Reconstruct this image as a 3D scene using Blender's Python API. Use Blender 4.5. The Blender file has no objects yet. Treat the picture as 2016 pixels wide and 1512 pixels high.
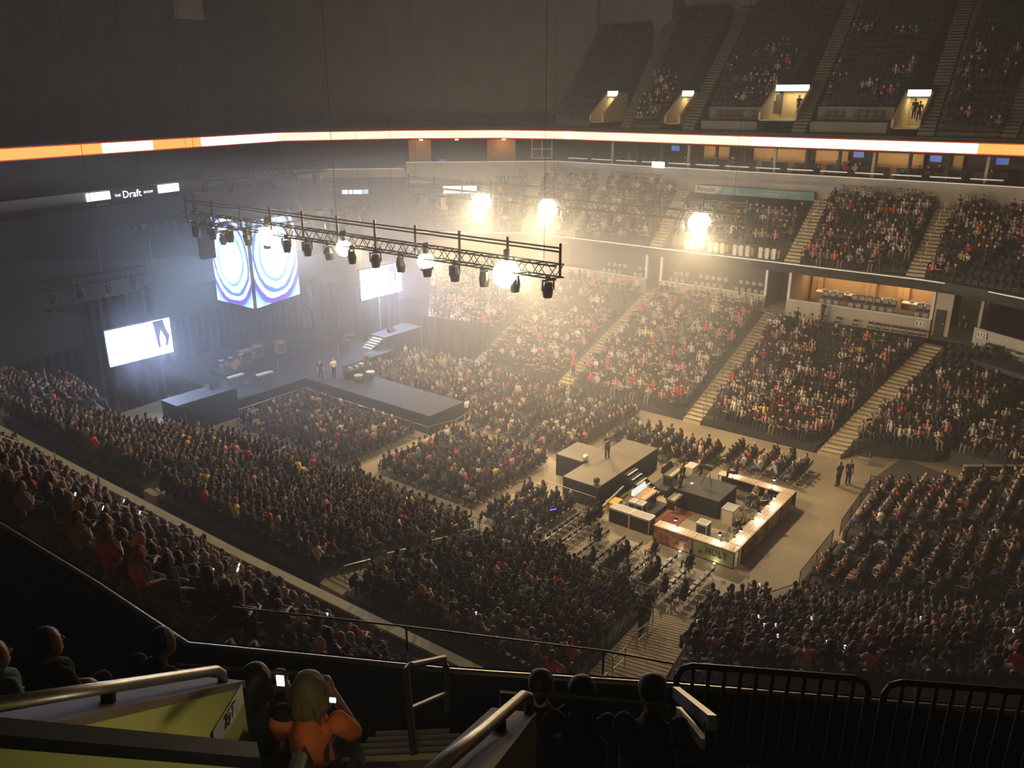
import bpy, bmesh, math, random
import numpy as np
from mathutils import Vector, Matrix

random.seed(11)
rng = np.random.default_rng(11)
S = bpy.context.scene
COL = S.collection
PI = math.pi

# ------------------------------------------------------------------ camera
EYE = Vector((0.0, 0.0, 23.5))
cam_d = bpy.data.cameras.new('camera')
cam = bpy.data.objects.new('camera', cam_d)
COL.objects.link(cam)
CR = Vector((0.61365, -0.78958, 0.0))
CU = Vector((0.260428, 0.202401, 0.94404))
CB = Vector((-0.745393, -0.57931, 0.329831))
cam.matrix_world = Matrix(((CR.x, CU.x, CB.x, EYE.x), (CR.y, CU.y, CB.y, EYE.y), (CR.z, CU.z, CB.z, EYE.z), (0, 0, 0, 1)))
FPX = 1620.0
cam_d.sensor_width = 36.0
cam_d.lens = FPX / 2016 * 36.0
cam_d.clip_start = 0.05
cam_d.clip_end = 400
S.camera = cam

# ------------------------------------------------------------------ haze, ambient fill, exposure
W = bpy.data.worlds.new('arena_air')
S.world = W
W.use_nodes = True
wn = W.node_tree
wn.nodes['Background'].inputs[1].default_value = 0.0
vs = wn.nodes.new('ShaderNodeVolumeScatter')
vs.inputs['Color'].default_value = (1, 0.95, 0.92, 1)
vs.inputs['Density'].default_value = 0.0023
vs.inputs['Anisotropy'].default_value = 0.25
wn.links.new(vs.outputs[0], wn.nodes['World Output'].inputs['Volume'])
S.view_settings.view_transform = 'Standard'
S.view_settings.look = 'None'
S.view_settings.gamma = 1
S.view_settings.use_curve_mapping = False
S.view_settings.exposure = 0.0
cy = S.cycles
cy.use_adaptive_sampling = True
cy.adaptive_threshold = 0.13
cy.adaptive_min_samples = 16
cy.max_bounces = 3
cy.diffuse_bounces = 2
cy.glossy_bounces = 2
cy.transmission_bounces = 3
cy.transparent_max_bounces = 6
cy.volume_bounces = 0
cy.sample_clamp_indirect = 3.0
cy.caustics_reflective = False
cy.caustics_refractive = False
HOUSE_FILL = [((43, 34, 38.2), 44, 34, 900.0, (1.0, 0.80, 0.58))]  # one unseen roof-wide panel, added as ambient fill like dimmed house lights
for loc, sx, sy, e, c in HOUSE_FILL:
    L = bpy.data.lights.new('house_fill', 'AREA')
    L.shape = 'RECTANGLE'; L.size = sx; L.size_y = sy; L.energy = e; L.color = c
    lo = bpy.data.objects.new('house_fill', L); lo.location = loc; COL.objects.link(lo)

# ------------------------------------------------------------------ materials
MATS = {}
def mat(name, col, rough=0.7, metal=0.0, noise=0.0, nscale=3.0, bump=0.0, emit=None, estr=0.0, spec=0.4, col2=None):
    m = bpy.data.materials.new(name); m.use_nodes = True
    nt = m.node_tree; b = nt.nodes['Principled BSDF']
    b.inputs['Base Color'].default_value = (*col, 1)
    b.inputs['Roughness'].default_value = rough
    b.inputs['Metallic'].default_value = metal
    b.inputs['Specular IOR Level'].default_value = spec
    if noise or bump:
        tc = nt.nodes.new('ShaderNodeTexCoord')
        nz = nt.nodes.new('ShaderNodeTexNoise'); nz.inputs['Scale'].default_value = nscale
        nz.inputs['Detail'].default_value = 6
        nt.links.new(tc.outputs['Object'], nz.inputs['Vector'])
        if noise:
            rp = nt.nodes.new('ShaderNodeValToRGB')
            c2 = col2 or tuple(min(1, c * (1 + noise)) for c in col)
            c1 = tuple(c * (1 - noise) for c in col)
            rp.color_ramp.elements[0].color = (*c1, 1); rp.color_ramp.elements[0].position = 0.3
            rp.color_ramp.elements[1].color = (*c2, 1); rp.color_ramp.elements[1].position = 0.7
            nt.links.new(nz.outputs['Fac'], rp.inputs['Fac'])
            nt.links.new(rp.outputs['Color'], b.inputs['Base Color'])
        if bump:
            bp = nt.nodes.new('ShaderNodeBump'); bp.inputs['Strength'].default_value = bump
            nt.links.new(nz.outputs['Fac'], bp.inputs['Height'])
            nt.links.new(bp.outputs['Normal'], b.inputs['Normal'])
    if emit:
        b.inputs['Emission Color'].default_value = (*emit, 1)
        b.inputs['Emission Strength'].default_value = estr
    MATS[name] = m
    return m

mat('floor_concrete', (0.25, 0.205, 0.14), 0.55, noise=0.16, nscale=0.35, bump=0.03, spec=0.35)
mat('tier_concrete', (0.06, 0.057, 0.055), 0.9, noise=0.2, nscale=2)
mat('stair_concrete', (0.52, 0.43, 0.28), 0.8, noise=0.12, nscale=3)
mat('front_concrete', (0.46, 0.41, 0.33), 0.8, noise=0.08, nscale=1.2)
mat('dark_wall', (0.035, 0.033, 0.032), 0.85, noise=0.2, nscale=1)
mat('back_wall', (0.16, 0.145, 0.125), 0.9, noise=0.15, nscale=0.5)
mat('black_drape', (0.004, 0.004, 0.0045), 0.95, noise=0.3, nscale=2)
mat('black_metal', (0.02, 0.02, 0.02), 0.45, metal=0.3, noise=0.1)
mat('steel', (0.34, 0.31, 0.26), 0.4, metal=0.85, noise=0.15, nscale=12)
mat('alu', (0.55, 0.54, 0.5), 0.4, metal=0.7, noise=0.1)
mat('seat_black', (0.028, 0.029, 0.033), 0.55, noise=0.1)
mat('seat_grey', (0.33, 0.31, 0.28), 0.6, noise=0.1)
mat('chair_black', (0.02, 0.019, 0.018), 0.4, noise=0.1)
mat('white_strip', (0.8, 0.76, 0.68), 0.5, noise=0.03, emit=(1, 0.86, 0.62), estr=0.35)
mat('white_paint', (0.7, 0.66, 0.58), 0.6, noise=0.05)
mat('stage_top', (0.03, 0.03, 0.032), 0.7, noise=0.15, nscale=0.8, spec=0.25)
mat('ledge_lamplit', (0.74, 0.68, 0.5), 0.6, noise=0.06)  # pale concrete made brighter: lamp light on the ledge top put into colour
mat('tv_blue', (0.1, 0.2, 0.6), 0.4, emit=(0.12, 0.22, 0.8), estr=0.35)
mat('bstage_top', (0.12, 0.10, 0.068), 0.5, noise=0.12, nscale=0.7)
mat('wood', (0.40, 0.20, 0.07), 0.5, noise=0.25, nscale=4)
mat('suite_wall_lit', (0.46, 0.29, 0.14), 0.7, noise=0.06)  # walls where suites are lit: lamp warmth put into the colour
mat('suite_dark', (0.07, 0.055, 0.045), 0.8, noise=0.1)  # darker copy for unlit suite walls: shade put into the colour
mat('suite_light', (1, 0.9, 0.7), 0.5, emit=(1.0, 0.72, 0.38), estr=5.0)
mat('yellow_wall', (0.50, 0.48, 0.13), 0.75, noise=0.08, nscale=2)
mat('dark_cap', (0.014, 0.014, 0.017), 0.4, noise=0.2, nscale=8)
mat('brown_wall', (0.16, 0.12, 0.09), 0.8, noise=0.15, nscale=3)
mat('rail_dark', (0.07, 0.065, 0.055), 0.4, metal=0.6, noise=0.1)
mat('stair_dimmed', (0.13, 0.115, 0.09), 0.85, noise=0.1)  # stair concrete darkened: dim light of the upper deck put into colour
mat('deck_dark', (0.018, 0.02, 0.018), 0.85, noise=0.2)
mat('sign_white', (0.9, 0.9, 0.9), 0.5, emit=(0.92, 0.95, 1.0), estr=2.2)
mat('sign_blue', (0.3, 0.5, 0.8), 0.5, emit=(0.35, 0.6, 1.0), estr=1.3)
mat('portal_sign', (0.6, 0.8, 0.95), 0.5, emit=(0.62, 0.85, 1.0), estr=2.0)
mat('portal_wall', (0.5, 0.4, 0.22), 0.8, noise=0.08)
mat('ribbon_orange', (0.3, 0.1, 0.02), 0.5, emit=(1.0, 0.31, 0.07), estr=1.9)
mat('ribbon_cream', (0.3, 0.2, 0.1), 0.5, emit=(1.0, 0.72, 0.45), estr=1.9)
mat('ribbon_white', (0.4, 0.4, 0.4), 0.5, emit=(0.95, 0.93, 1.0), estr=3.4)
mat('ribbon_edge', (0.25, 0.04, 0.01), 0.5, emit=(1.0, 0.12, 0.02), estr=0.5)
mat('screen_white', (0.5, 0.5, 0.5), 0.4, emit=(0.50, 0.64, 1.0), estr=70.0)
mat('screen_figure', (0.1, 0.09, 0.15), 0.4, emit=(0.10, 0.10, 0.30), estr=0.6)
mat('screen_purple', (0.1, 0.09, 0.2), 0.4, emit=(0.35, 0.30, 0.80), estr=0.7)
mat('lamp_lens', (1, 0.9, 0.7), 0.3, emit=(1.0, 0.86, 0.58), estr=60.0)
mat('table_lens', (1, 0.9, 0.8), 0.3, emit=(1.0, 0.9, 0.75), estr=40.0)
mat('phone_glow', (0.8, 0.85, 0.9), 0.3, emit=(0.85, 0.93, 1.0), estr=1.0)
mat('glow_blue', (0.1, 0.1, 1), 0.3, emit=(0.12, 0.1, 1.0), estr=3.5)
mat('glow_green', (0.1, 1, 0.2), 0.3, emit=(0.05, 0.9, 0.25), estr=2.5)
mat('laptop_glow', (0.6, 0.7, 0.7), 0.3, emit=(0.6, 0.78, 0.8), estr=0.9)
mat('banner_teal', (0.22, 0.40, 0.40), 0.7, noise=0.08)
mat('banner_cream', (0.75, 0.68, 0.52), 0.7, noise=0.03)
mat('ink_dark', (0.03, 0.03, 0.03), 0.7, noise=0.02)
mat('banner_green', (0.31, 0.33, 0.13), 0.6, noise=0.12, nscale=1.2)
mat('banner_maroon', (0.16, 0.055, 0.035), 0.6, noise=0.6, nscale=3.5, col2=(0.50, 0.24, 0.14))
mat('banner_gold', (0.25, 0.2, 0.08), 0.6, noise=0.6, nscale=2.5, col2=(0.6, 0.5, 0.24))
mat('leaflet_cream', (0.5, 0.42, 0.3), 0.6, noise=0.05)
mat('dim_tier', (0.012, 0.0115, 0.011), 0.9, noise=0.2, nscale=0.6)  # dim haze over the seats behind the stage put into the colour
mat('carpet_red', (0.22, 0.07, 0.035), 0.9, noise=0.4, nscale=5)
mat('yellow_case', (0.75, 0.42, 0.06), 0.6, noise=0.05)
mat('amp_tan', (0.30, 0.23, 0.19), 0.8, noise=0.1)
mat('stage_cloth', (0.05, 0.048, 0.045), 0.85, noise=0.2)

def mat_obj(name, rough, spec=0.3):
    m = bpy.data.materials.new(name); m.use_nodes = True
    nt = m.node_tree; b = nt.nodes['Principled BSDF']
    oi = nt.nodes.new('ShaderNodeObjectInfo')
    nz = nt.nodes.new('ShaderNodeTexNoise'); nz.inputs['Scale'].default_value = 14
    mx = nt.nodes.new('ShaderNodeMix'); mx.data_type = 'RGBA'; mx.blend_type = 'MULTIPLY'
    mx.inputs['Factor'].default_value = 0.35
    tc = nt.nodes.new('ShaderNodeTexCoord')
    nt.links.new(tc.outputs['Object'], nz.inputs['Vector'])
    nt.links.new(oi.outputs['Color'], mx.inputs[6]); nt.links.new(nz.outputs['Fac'], mx.inputs[7])
    nt.links.new(mx.outputs[2], b.inputs['Base Color'])
    b.inputs['Roughness'].default_value = rough
    b.inputs['Specular IOR Level'].default_value = spec
    MATS[name] = m
mat_obj('cloth_tint', 0.85, 0.15)
mat_obj('skin_tint', 0.55)
mat_obj('hair_tint', 0.6)
mat('eye_dark', (0.02, 0.015, 0.01), 0.3)
def mat_attr(name):
    m = bpy.data.materials.new(name); m.use_nodes = True
    nt = m.node_tree; b = nt.nodes['Principled BSDF']
    at = nt.nodes.new('ShaderNodeAttribute'); at.attribute_name = 'tint'
    nt.links.new(at.outputs['Color'], b.inputs['Base Color'])
    b.inputs['Roughness'].default_value = 0.8; b.inputs['Specular IOR Level'].default_value = 0.2
    MATS[name] = m
mat_attr('crowd_tint')

# ring-patterned picture on the hanging video faces (a screen: flat print that gives off light)
def screen_rings():
    m = bpy.data.materials.new('screen_rings'); m.use_nodes = True
    nt = m.node_tree; b = nt.nodes['Principled BSDF']; N = nt.nodes.new; K = nt.links.new
    b.inputs['Base Color'].default_value = (0.02, 0.02, 0.03, 1)
    uv = N('ShaderNodeUVMap'); sub = N('ShaderNodeVectorMath'); sub.operation = 'SUBTRACT'
    sub.inputs[1].default_value = (0.5, 0.74, 0); K(uv.outputs[0], sub.inputs[0])
    mul = N('ShaderNodeVectorMath'); mul.operation = 'MULTIPLY'; mul.inputs[1].default_value = (0.98, 0.80, 0)
    K(sub.outputs[0], mul.inputs[0])
    ln = N('ShaderNodeVectorMath'); ln.operation = 'LENGTH'; K(mul.outputs[0], ln.inputs[0])
    nz = N('ShaderNodeTexNoise'); nz.inputs['Scale'].default_value = 3.0; K(uv.outputs[0], nz.inputs['Vector'])
    ad = N('ShaderNodeMath'); ad.operation = 'MULTIPLY_ADD'; ad.inputs[1].default_value = 0.10
    K(nz.outputs['Fac'], ad.inputs[0]); K(ln.outputs['Value'], ad.inputs[2])
    r = N('ShaderNodeValToRGB'); r.color_ramp.interpolation = 'LINEAR'
    stops = [(0.0, (0.5, 0.66, 1)), (0.33, (0.5, 0.7, 1)), (0.36, (0.10, 0.55, 0.85)), (0.385, (0.02, 0.10, 0.45)), (0.41, (0.85, 0.95, 1)),
             (0.47, (0.75, 0.9, 1)), (0.49, (0.02, 0.12, 0.5)), (0.53, (0.03, 0.06, 0.30)), (0.545, (0.65, 0.9, 1)), (0.585, (0.6, 0.85, 1)),
             (0.60, (0.05, 0.03, 0.30)), (0.66, (0.10, 0.03, 0.28)), (0.69, (0.10, 0.6, 0.9)), (0.80, (0.7, 0.9, 1))]
    e = r.color_ramp.elements
    e[0].position = stops[0][0]; e[0].color = (*stops[0][1], 1); e[1].position = stops[-1][0]; e[1].color = (*stops[-1][1], 1)
    for p, c in stops[1:-1]:
        q = e.new(p); q.color = (*c, 1)
    K(ad.outputs[0], r.inputs['Fac']); K(r.outputs['Color'], b.inputs['Emission Color'])
    st = N('ShaderNodeMapRange'); st.inputs['From Min'].default_value = 0.30; st.inputs['From Max'].default_value = 0.36
    st.inputs['To Min'].default_value = 60.0; st.inputs['To Max'].default_value = 3.2
    K(ad.outputs[0], st.inputs['Value']); K(st.outputs[0], b.inputs['Emission Strength'])
    MATS['screen_rings'] = m
screen_rings()
# grid of printed leaflets (brown cards with cream gaps)
def leaflet_mat():
    m = bpy.data.materials.new('leaflets'); m.use_nodes = True
    nt = m.node_tree; b = nt.nodes['Principled BSDF']; N = nt.nodes.new; K = nt.links.new
    tc = N('ShaderNodeTexCoord'); br = N('ShaderNodeTexBrick')
    br.offset = 0.0
    br.inputs['Color1'].default_value = (0.26, 0.13, 0.07, 1); br.inputs['Color2'].default_value = (0.34, 0.19, 0.11, 1)
    br.inputs['Mortar'].default_value = (0.6, 0.52, 0.4, 1); br.inputs['Scale'].default_value = 1.0
    br.inputs['Mortar Size'].default_value = 0.03; br.inputs['Brick Width'].default_value = 0.13; br.inputs['Row Height'].default_value = 0.2
    K(tc.outputs['Object'], br.inputs['Vector']); K(br.outputs['Color'], b.inputs['Base Color'])
    b.inputs['Roughness'].default_value = 0.5
    MATS['leaflets'] = m
leaflet_mat()

# ------------------------------------------------------------------ mesh helpers
class MB:
    def __init__(self): self.v = []; self.f = []; self.m = []; self.uv = {}
    def add(self, vs, fs, mi=0):
        o = len(self.v); self.v += [tuple(p) for p in vs]
        self.f += [tuple(i + o for i in f) for f in fs]; self.m += [mi] * len(fs)
        return self
    def box(self, x0, x1, y0, y1, z0, z1, mi=0):
        x0, x1 = sorted((x0, x1)); y0, y1 = sorted((y0, y1)); z0, z1 = sorted((z0, z1))
        return self.add([(x0, y0, z0), (x1, y0, z0), (x1, y1, z0), (x0, y1, z0), (x0, y0, z1), (x1, y0, z1), (x1, y1, z1), (x0, y1, z1)],
                 [(0, 3, 2, 1), (4, 5, 6, 7), (0, 1, 5, 4), (1, 2, 6, 5), (2, 3, 7, 6), (3, 0, 4, 7)], mi)
    def beam(self, p, q, w, h, mi=0, up=(0, 0, 1)):
        p = Vector(p); q = Vector(q); d = (q - p).normalized(); u = Vector(up)
        s = d.cross(u)
        if s.length < 1e-4: s = d.cross(Vector((1, 0, 0)))
        s.normalize(); u = s.cross(d).normalized()
        s *= w / 2; u *= h / 2
        vs = [p - s - u, p + s - u, p + s + u, p - s + u, q - s - u, q + s - u, q + s + u, q - s + u]
        return self.add(vs, [(0, 1, 2, 3), (7, 6, 5, 4), (0, 4, 5, 1), (1, 5, 6, 2), (2, 6, 7, 3), (3, 7, 4, 0)], mi)
    def tube(self, pts, r, n=6, mi=0, cap=True):
        pts = [Vector(p) for p in pts]; rs = r if isinstance(r, (list, tuple)) else [r] * len(pts)
        rings = []
        ref = None
        for i, p in enumerate(pts):
            d = (pts[min(i + 1, len(pts) - 1)] - pts[max(i - 1, 0)]).normalized()
            if ref is None or abs(d.dot(ref)) > 0.95: ref = Vector((0, 0, 1)) if abs(d.z) < 0.9 else Vector((1, 0, 0))
            s = d.cross(ref).normalized(); u = s.cross(d)
            rr = rs[i]; ra, rb = rr if isinstance(rr, (list, tuple)) else (rr, rr)
            rings.append([p + s * math.cos(2 * PI * k / n) * ra + u * math.sin(2 * PI * k / n) * rb for k in range(n)])
        vs = [q for rg in rings for q in rg]; fs = []
        for i in range(len(pts) - 1):
            for k in range(n):
                a = i * n + k; b = i * n + (k + 1) % n
                fs.append((a, b, b + n, a + n))
        if cap:
            fs.append(tuple(reversed(range(n)))); fs.append(tuple(range((len(pts) - 1) * n, len(pts) * n)))
        return self.add(vs, fs, mi)
    def prism(self, poly, z0, z1, mi=0):
        n = len(poly)
        a = sum(poly[i][0] * poly[(i + 1) % n][1] - poly[(i + 1) % n][0] * poly[i][1] for i in range(n))
        if a < 0: poly = poly[::-1]
        vs = [(x, y, z0) for x, y in poly] + [(x, y, z1) for x, y in poly]
        fs = [tuple(reversed(range(n))), tuple(range(n, 2 * n))]
        fs += [(i, (i + 1) % n, n + (i + 1) % n, n + i) for i in range(n)]
        return self.add(vs, fs, mi)
    def wall(self, pts, z0, z1, th, mi=0, z0s=None, z1s=None):
        """upright slab along a plan polyline, connected; th to the left of travel"""
        n = len(pts); P = [Vector((p[0], p[1], 0)) for p in pts]; off = []
        for i in range(n):
            ds = []
            if i > 0: ds.append((P[i] - P[i - 1]).normalized())
            if i < n - 1: ds.append((P[i + 1] - P[i]).normalized())
            ns = [Vector((-d.y, d.x, 0)) for d in ds]; nn = sum(ns, Vector()).normalized()
            off.append(P[i] + nn * th / max(0.4, nn.dot(ns[0])))
        vs = []
        for i in range(n):
            a = z0s[i] if z0s else z0; b = z1s[i] if z1s else z1
            vs += [(P[i].x, P[i].y, a), (P[i].x, P[i].y, b), (off[i].x, off[i].y, b), (off[i].x, off[i].y, a)]
        fs = [(0, 1, 2, 3), tuple(4 * (n - 1) + k for k in (3, 2, 1, 0))]
        for i in range(n - 1):
            o = 4 * i
            for k in range(4):
                k2 = (k + 1) % 4
                fs.append((o + k, o + 4 + k, o + 4 + k2, o + k2))
        return self.add(vs, fs, mi)
    def sphere(self, c, r, n=10, m=7, mi=0, sc=(1, 1, 1)):
        vs = [(c[0], c[1], c[2] - r * sc[2])]
        for i in range(1, m):
            t = PI * i / m - PI / 2
            for k in range(n):
                a = 2 * PI * k / n
                vs.append((c[0] + r * sc[0] * math.cos(t) * math.cos(a), c[1] + r * sc[1] * math.cos(t) * math.sin(a), c[2] + r * sc[2] * math.sin(t)))
        vs.append((c[0], c[1], c[2] + r * sc[2])); L = len(vs) - 1; fs = []
        for k in range(n):
            fs.append((0, 1 + (k + 1) % n, 1 + k)); fs.append((L, L - n + k, L - n + (k + 1) % n))
            for i in range(m - 2):
                a = 1 + i * n + k; b = 1 + i * n + (k + 1) % n
                fs.append((a, b, b + n, a + n))
        return self.add(vs, fs, mi)
    def mesh(self, name, mats):
        me = bpy.data.meshes.new(name); me.from_pydata(self.v, [], self.f)
        for m in (mats if isinstance(mats, (list, tuple)) else [mats]): me.materials.append(MATS[m])
        if any(self.m): me.polygons.foreach_set('material_index', self.m)
        me.update(); return me
    def build(self, name, mats, parent=None, loc=None, rz=0.0, smooth=False):
        me = self.mesh(name, mats)
        o = bpy.data.objects.new(name, me); COL.objects.link(o)
        if loc is not None: o.location = loc
        if rz: o.rotation_euler = (0, 0, rz)
        if parent: o.parent = parent
        if smooth: me.polygons.foreach_set('use_smooth', [True] * len(me.polygons))
        return o

def tag(o, label=None, cat=None, group=None, kind=None):
    if label: o['label'] = label
    if cat: o['category'] = cat
    if group: o['group'] = group
    if kind: o['kind'] = kind
    return o
def struct(o, label=None):
    o['kind'] = 'structure'
    if label: o['label'] = label
    return o
def empty(name, loc, rz=0.0):
    o = bpy.data.objects.new(name, None); o.location = loc; o.rotation_euler = (0, 0, rz); o.empty_display_size = 0.2
    COL.objects.link(o); return o
def inst(name, me, parent=None, loc=(0, 0, 0), rz=0.0, color=None):
    o = bpy.data.objects.new(name, me); COL.objects.link(o); o.location = loc; o.rotation_euler = (0, 0, rz)
    if parent: o.parent = parent
    if color is not None: o.color = (*color, 1)
    return o
def frame_mat(a, b, z):
    """local x runs a->b in plan, y is up, z faces the viewer who sees a on the left"""
    a = Vector((a[0], a[1], 0)); b = Vector((b[0], b[1], 0)); X = (b - a).normalized(); Y = Vector((0, 0, 1)); Zv = X.cross(Y)
    return Matrix(((X.x, Y.x, Zv.x, a.x), (X.y, Y.y, Zv.y, a.y), (X.z, Y.z, Zv.z, z), (0, 0, 0, 1)))
def text_obj(name, body, height, material, M, x, y, width=None, parent=None, depth=0.01, shear=0.0, lift=0.03):
    cu = bpy.data.curves.new(name, 'FONT'); cu.body = body; cu.size = height / 0.7; cu.extrude = depth; cu.shear = shear
    cu.resolution_u = 2
    t = bpy.data.objects.new(name, cu); COL.objects.link(t)
    bpy.context.view_layer.update()
    me = bpy.data.meshes.new_from_object(t.evaluated_get(bpy.context.evaluated_depsgraph_get()))
    COL.objects.unlink(t); bpy.data.objects.remove(t)
    me.materials.clear(); me.materials.append(MATS[material])
    co = np.empty(len(me.vertices) * 3); me.vertices.foreach_get('co', co); co = co.reshape(-1, 3)
    w0, w1 = co[:, 0].min(), co[:, 0].max()
    co[:, 0] -= w0
    if width: co[:, 0] *= width / (w1 - w0)
    co[:, 0] += x; co[:, 1] += y; co[:, 2] += lift
    c4 = np.c_[co, np.ones(len(co))] @ np.array(M).T
    me.vertices.foreach_set('co', c4[:, :3].ravel()); me.update()
    o = bpy.data.objects.new(name, me); COL.objects.link(o)
    if parent:
        o.parent = parent; o.matrix_parent_inverse = parent.matrix_world.inverted()
    return o
def lerp(a, b, t): return tuple(a[i] + (b[i] - a[i]) * t for i in range(len(a)))
def project(p):
    q = Vector(p) - EYE; z = -q.dot(CB)
    if z < 0.1: return None
    return (1008 + FPX * q.dot(CR) / z, 756 - FPX * q.dot(CU) / z, z)
def in_view(p, mx=110, my=90):
    q = project(p)
    return q is not None and -mx < q[0] < 2016 + mx and -my < q[1] < 1512 + my
ORD = ['front', 'second', 'third', 'fourth', 'fifth', 'sixth', 'seventh', 'eighth', 'ninth', 'tenth', 'eleventh', 'twelfth', 'thirteenth',
       'fourteenth', 'fifteenth', 'sixteenth', 'seventeenth', 'eighteenth', 'nineteenth', 'twentieth', 'twenty-first', 'twenty-second', 'twenty-third',
       'twenty-fourth', 'twenty-fifth', 'twenty-sixth', 'twenty-seventh', 'twenty-eighth', 'twenty-ninth', 'thirtieth', 'thirty-first', 'thirty-second', 'thirty-third', 'thirty-fourth', 'thirty-fifth', 'thirty-sixth']
def nth(i): return 'first' if i == 0 else ORD[min(i, len(ORD) - 1)]
# ------------------------------------------------------------------ the setting: floor, tiers, fascias, walls
struct(MB().prism([(14, -12), (72, -12), (80, 10), (80, 60), (66, 76), (14, 76)], -0.3, 0.0).build('floor', 'floor_concrete'))
SEATS = []    # (x, y, z, yaw, block, row, place, taken)
PEOPLE = []   # dict entries
BLOCKS = {}
def yaw_to(fx, fy): return math.atan2(-fx, fy)
def stepped(F0, F1, B0, B1, z0, z1, n, zb, mi=0):
    """one connected flight of n treads with closed sides"""
    mb = MB(); vs = []; fs = []
    for i in range(n):
        z = z0 + (z1 - z0) * i / max(1, n - 1)
        for t in (i / n, (i + 1) / n):
            a = lerp(F0, B0, t); b = lerp(F1, B1, t)
            vs += [(a[0], a[1], z), (b[0], b[1], z)]
    for k in range(2 * n - 1):
        fs.append((2 * k, 2 * k + 1, 2 * k + 3, 2 * k + 2))
    m = len(vs)
    vs += [(F0[0], F0[1], zb), (F1[0], F1[1], zb), (B0[0], B0[1], zb), (B1[0], B1[1], zb)]
    fs.append((m, m + 1, 1, 0))
    L = [2 * k for k in range(2 * n)]; R = [2 * k + 1 for k in range(2 * n)]
    fs.append(tuple([m] + L + [m + 2])); fs.append(tuple([m + 1] + R + [m + 3])); fs.append((2 * (2 * n - 1), 2 * (2 * n - 1) + 1, m + 3, m + 2))
    return mb.add(vs, fs, mi)
def block(key, F0, F1, B0, B1, z0, z1, n, occ, zb=None, pitch=0.60, seats=True, phrase='', seatkind='arena'):
    zb = z0 - 0.6 if zb is None else zb
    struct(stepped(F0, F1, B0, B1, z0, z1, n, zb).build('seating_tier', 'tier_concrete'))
    BLOCKS[key] = phrase
    for r in range(n):
        z = z0 + (z1 - z0) * r / max(1, n - 1)
        t = (r + 0.55) / n
        a = lerp(F0, B0, t); b = lerp(F1, B1, t)
        dx, dy = b[0] - a[0], b[1] - a[1]; ln = math.hypot(dx, dy)
        if ln < 0.6: continue
        cx, cy_ = (F0[0] + F1[0] - B0[0] - B1[0]) / 2, (F0[1] + F1[1] - B0[1] - B1[1]) / 2
        nx, ny = -dy / ln, dx / ln
        if nx * cx + ny * cy_ < 0: nx, ny = -nx, -ny
        yw = yaw_to(nx, ny)
        k = int(ln / pitch); st = (ln - (k - 1) * pitch) / 2
        state = rng.random() < occ(r / max(1, n - 1), 0)
        for s in range(k):
            u = (st + s * pitch) / ln
            p = occ(r / max(1, n - 1), u)
            if rng.random() < 0.45: state = rng.random() < p
            x, y = a[0] + dx * u, a[1] + dy * u
            if not in_view((x, y, z + 0.6)): continue
            SEATS.append((x, y, z, yw, key, r, s, state, k, seatkind))
            if state:
                PEOPLE.append(dict(x=x + nx * 0.02, y=y + ny * 0.02, z=z, yaw=yw + rng.normal(0, 0.16), key=key, row=r, place=s, k=k, seated=True))
def stair(F0, F1, B0, B1, z0, z1, n, zb=None, m='stair_concrete'):
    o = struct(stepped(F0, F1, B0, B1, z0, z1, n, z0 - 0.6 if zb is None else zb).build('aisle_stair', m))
    e = MB()   # dark nosing strip on each tread
    for i in range(n):
        z = z0 + (z1 - z0) * i / max(1, n - 1) + 0.004; t0, t1 = i / n, (i + 0.2) / n
        a0, b0, a1, b1 = lerp(F0, B0, t0), lerp(F1, B1, t0), lerp(F0, B0, t1), lerp(F1, B1, t1)
        e.add([(*a0, z), (*b0, z), (*b1, z), (*a1, z), (*a0, z - 0.05), (*b0, z - 0.05)], [(0, 1, 2, 3), (0, 4, 5, 1)])
    tag(e.build('step_edges', 'brown_wall', o), kind='stuff')
    return o
def const(p): return lambda r, u: p

# far long side, lower bowl
block('far_lower_1', (54.8, 15.6), (54.7, 24.2), (67.2, 12.5), (67.2, 24.2), 0.55, 5.2, 15, lambda r, u: 0.86 if r < 0.3 else (0.42 if r < 0.62 else (0.8 if u > 0.45 else 0.62)), zb=0, phrase='far bowl block under the lit suite')
block('far_lower_2', (54.7, 25.6), (54.7, 36.3), (69.2, 25.6), (69.2, 36.3), 0.55, 5.6, 17, lambda r, u: 0.9 if r < 0.22 else (0.72 if r < 0.5 else 0.8), zb=0, phrase='far bowl middle block')
block('far_lower_3', (54.7, 37.7), (54.7, 46.1), (69.2, 37.7), (69.2, 46.6), 0.55, 5.6, 17, lambda r, u: 0.93 if r < 0.55 else (0.55 if r < 0.85 else 0.25), zb=0, phrase='far bowl block nearer the stage')
block('far_lower_4', (57.0, 47.6), (56.2, 54.0), (69.0, 47.9), (63.5, 60.5), 2.0, 5.6, 13, lambda r, u: 0.85 if u < 0.62 else 0.5, zb=0, phrase='far bowl corner block above the black drape')
stair((54.3, 24.2), (54.3, 25.6), (69.6, 24.2), (69.6, 25.6), 0.35, 5.7, 34, zb=0)
stair((54.3, 36.3), (54.3, 37.7), (69.6, 36.3), (69.6, 37.7), 0.35, 5.7, 34, zb=0)
stair((54.3, 46.2), (55.3, 47.5), (69.6, 46.6), (69.6, 47.9), 0.35, 5.7, 34, zb=0)
stair((54.6, 13.9), (54.4, 15.4), (67.6, 10.9), (67.9, 12.3), 0.35, 5.5, 32, zb=0)
block('far_corner_1', (57.9, 8.7), (55.9, 13.6), (70.5, 2.6), (66.9, 10.6), 1.0, 5.3, 15, lambda r, u: 0.85 if r < 0.36 else (0.62 if r < 0.55 else (0.12 if r < 0.7 else 0.0)), zb=0, phrase='far corner block by the tunnel')
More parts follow.
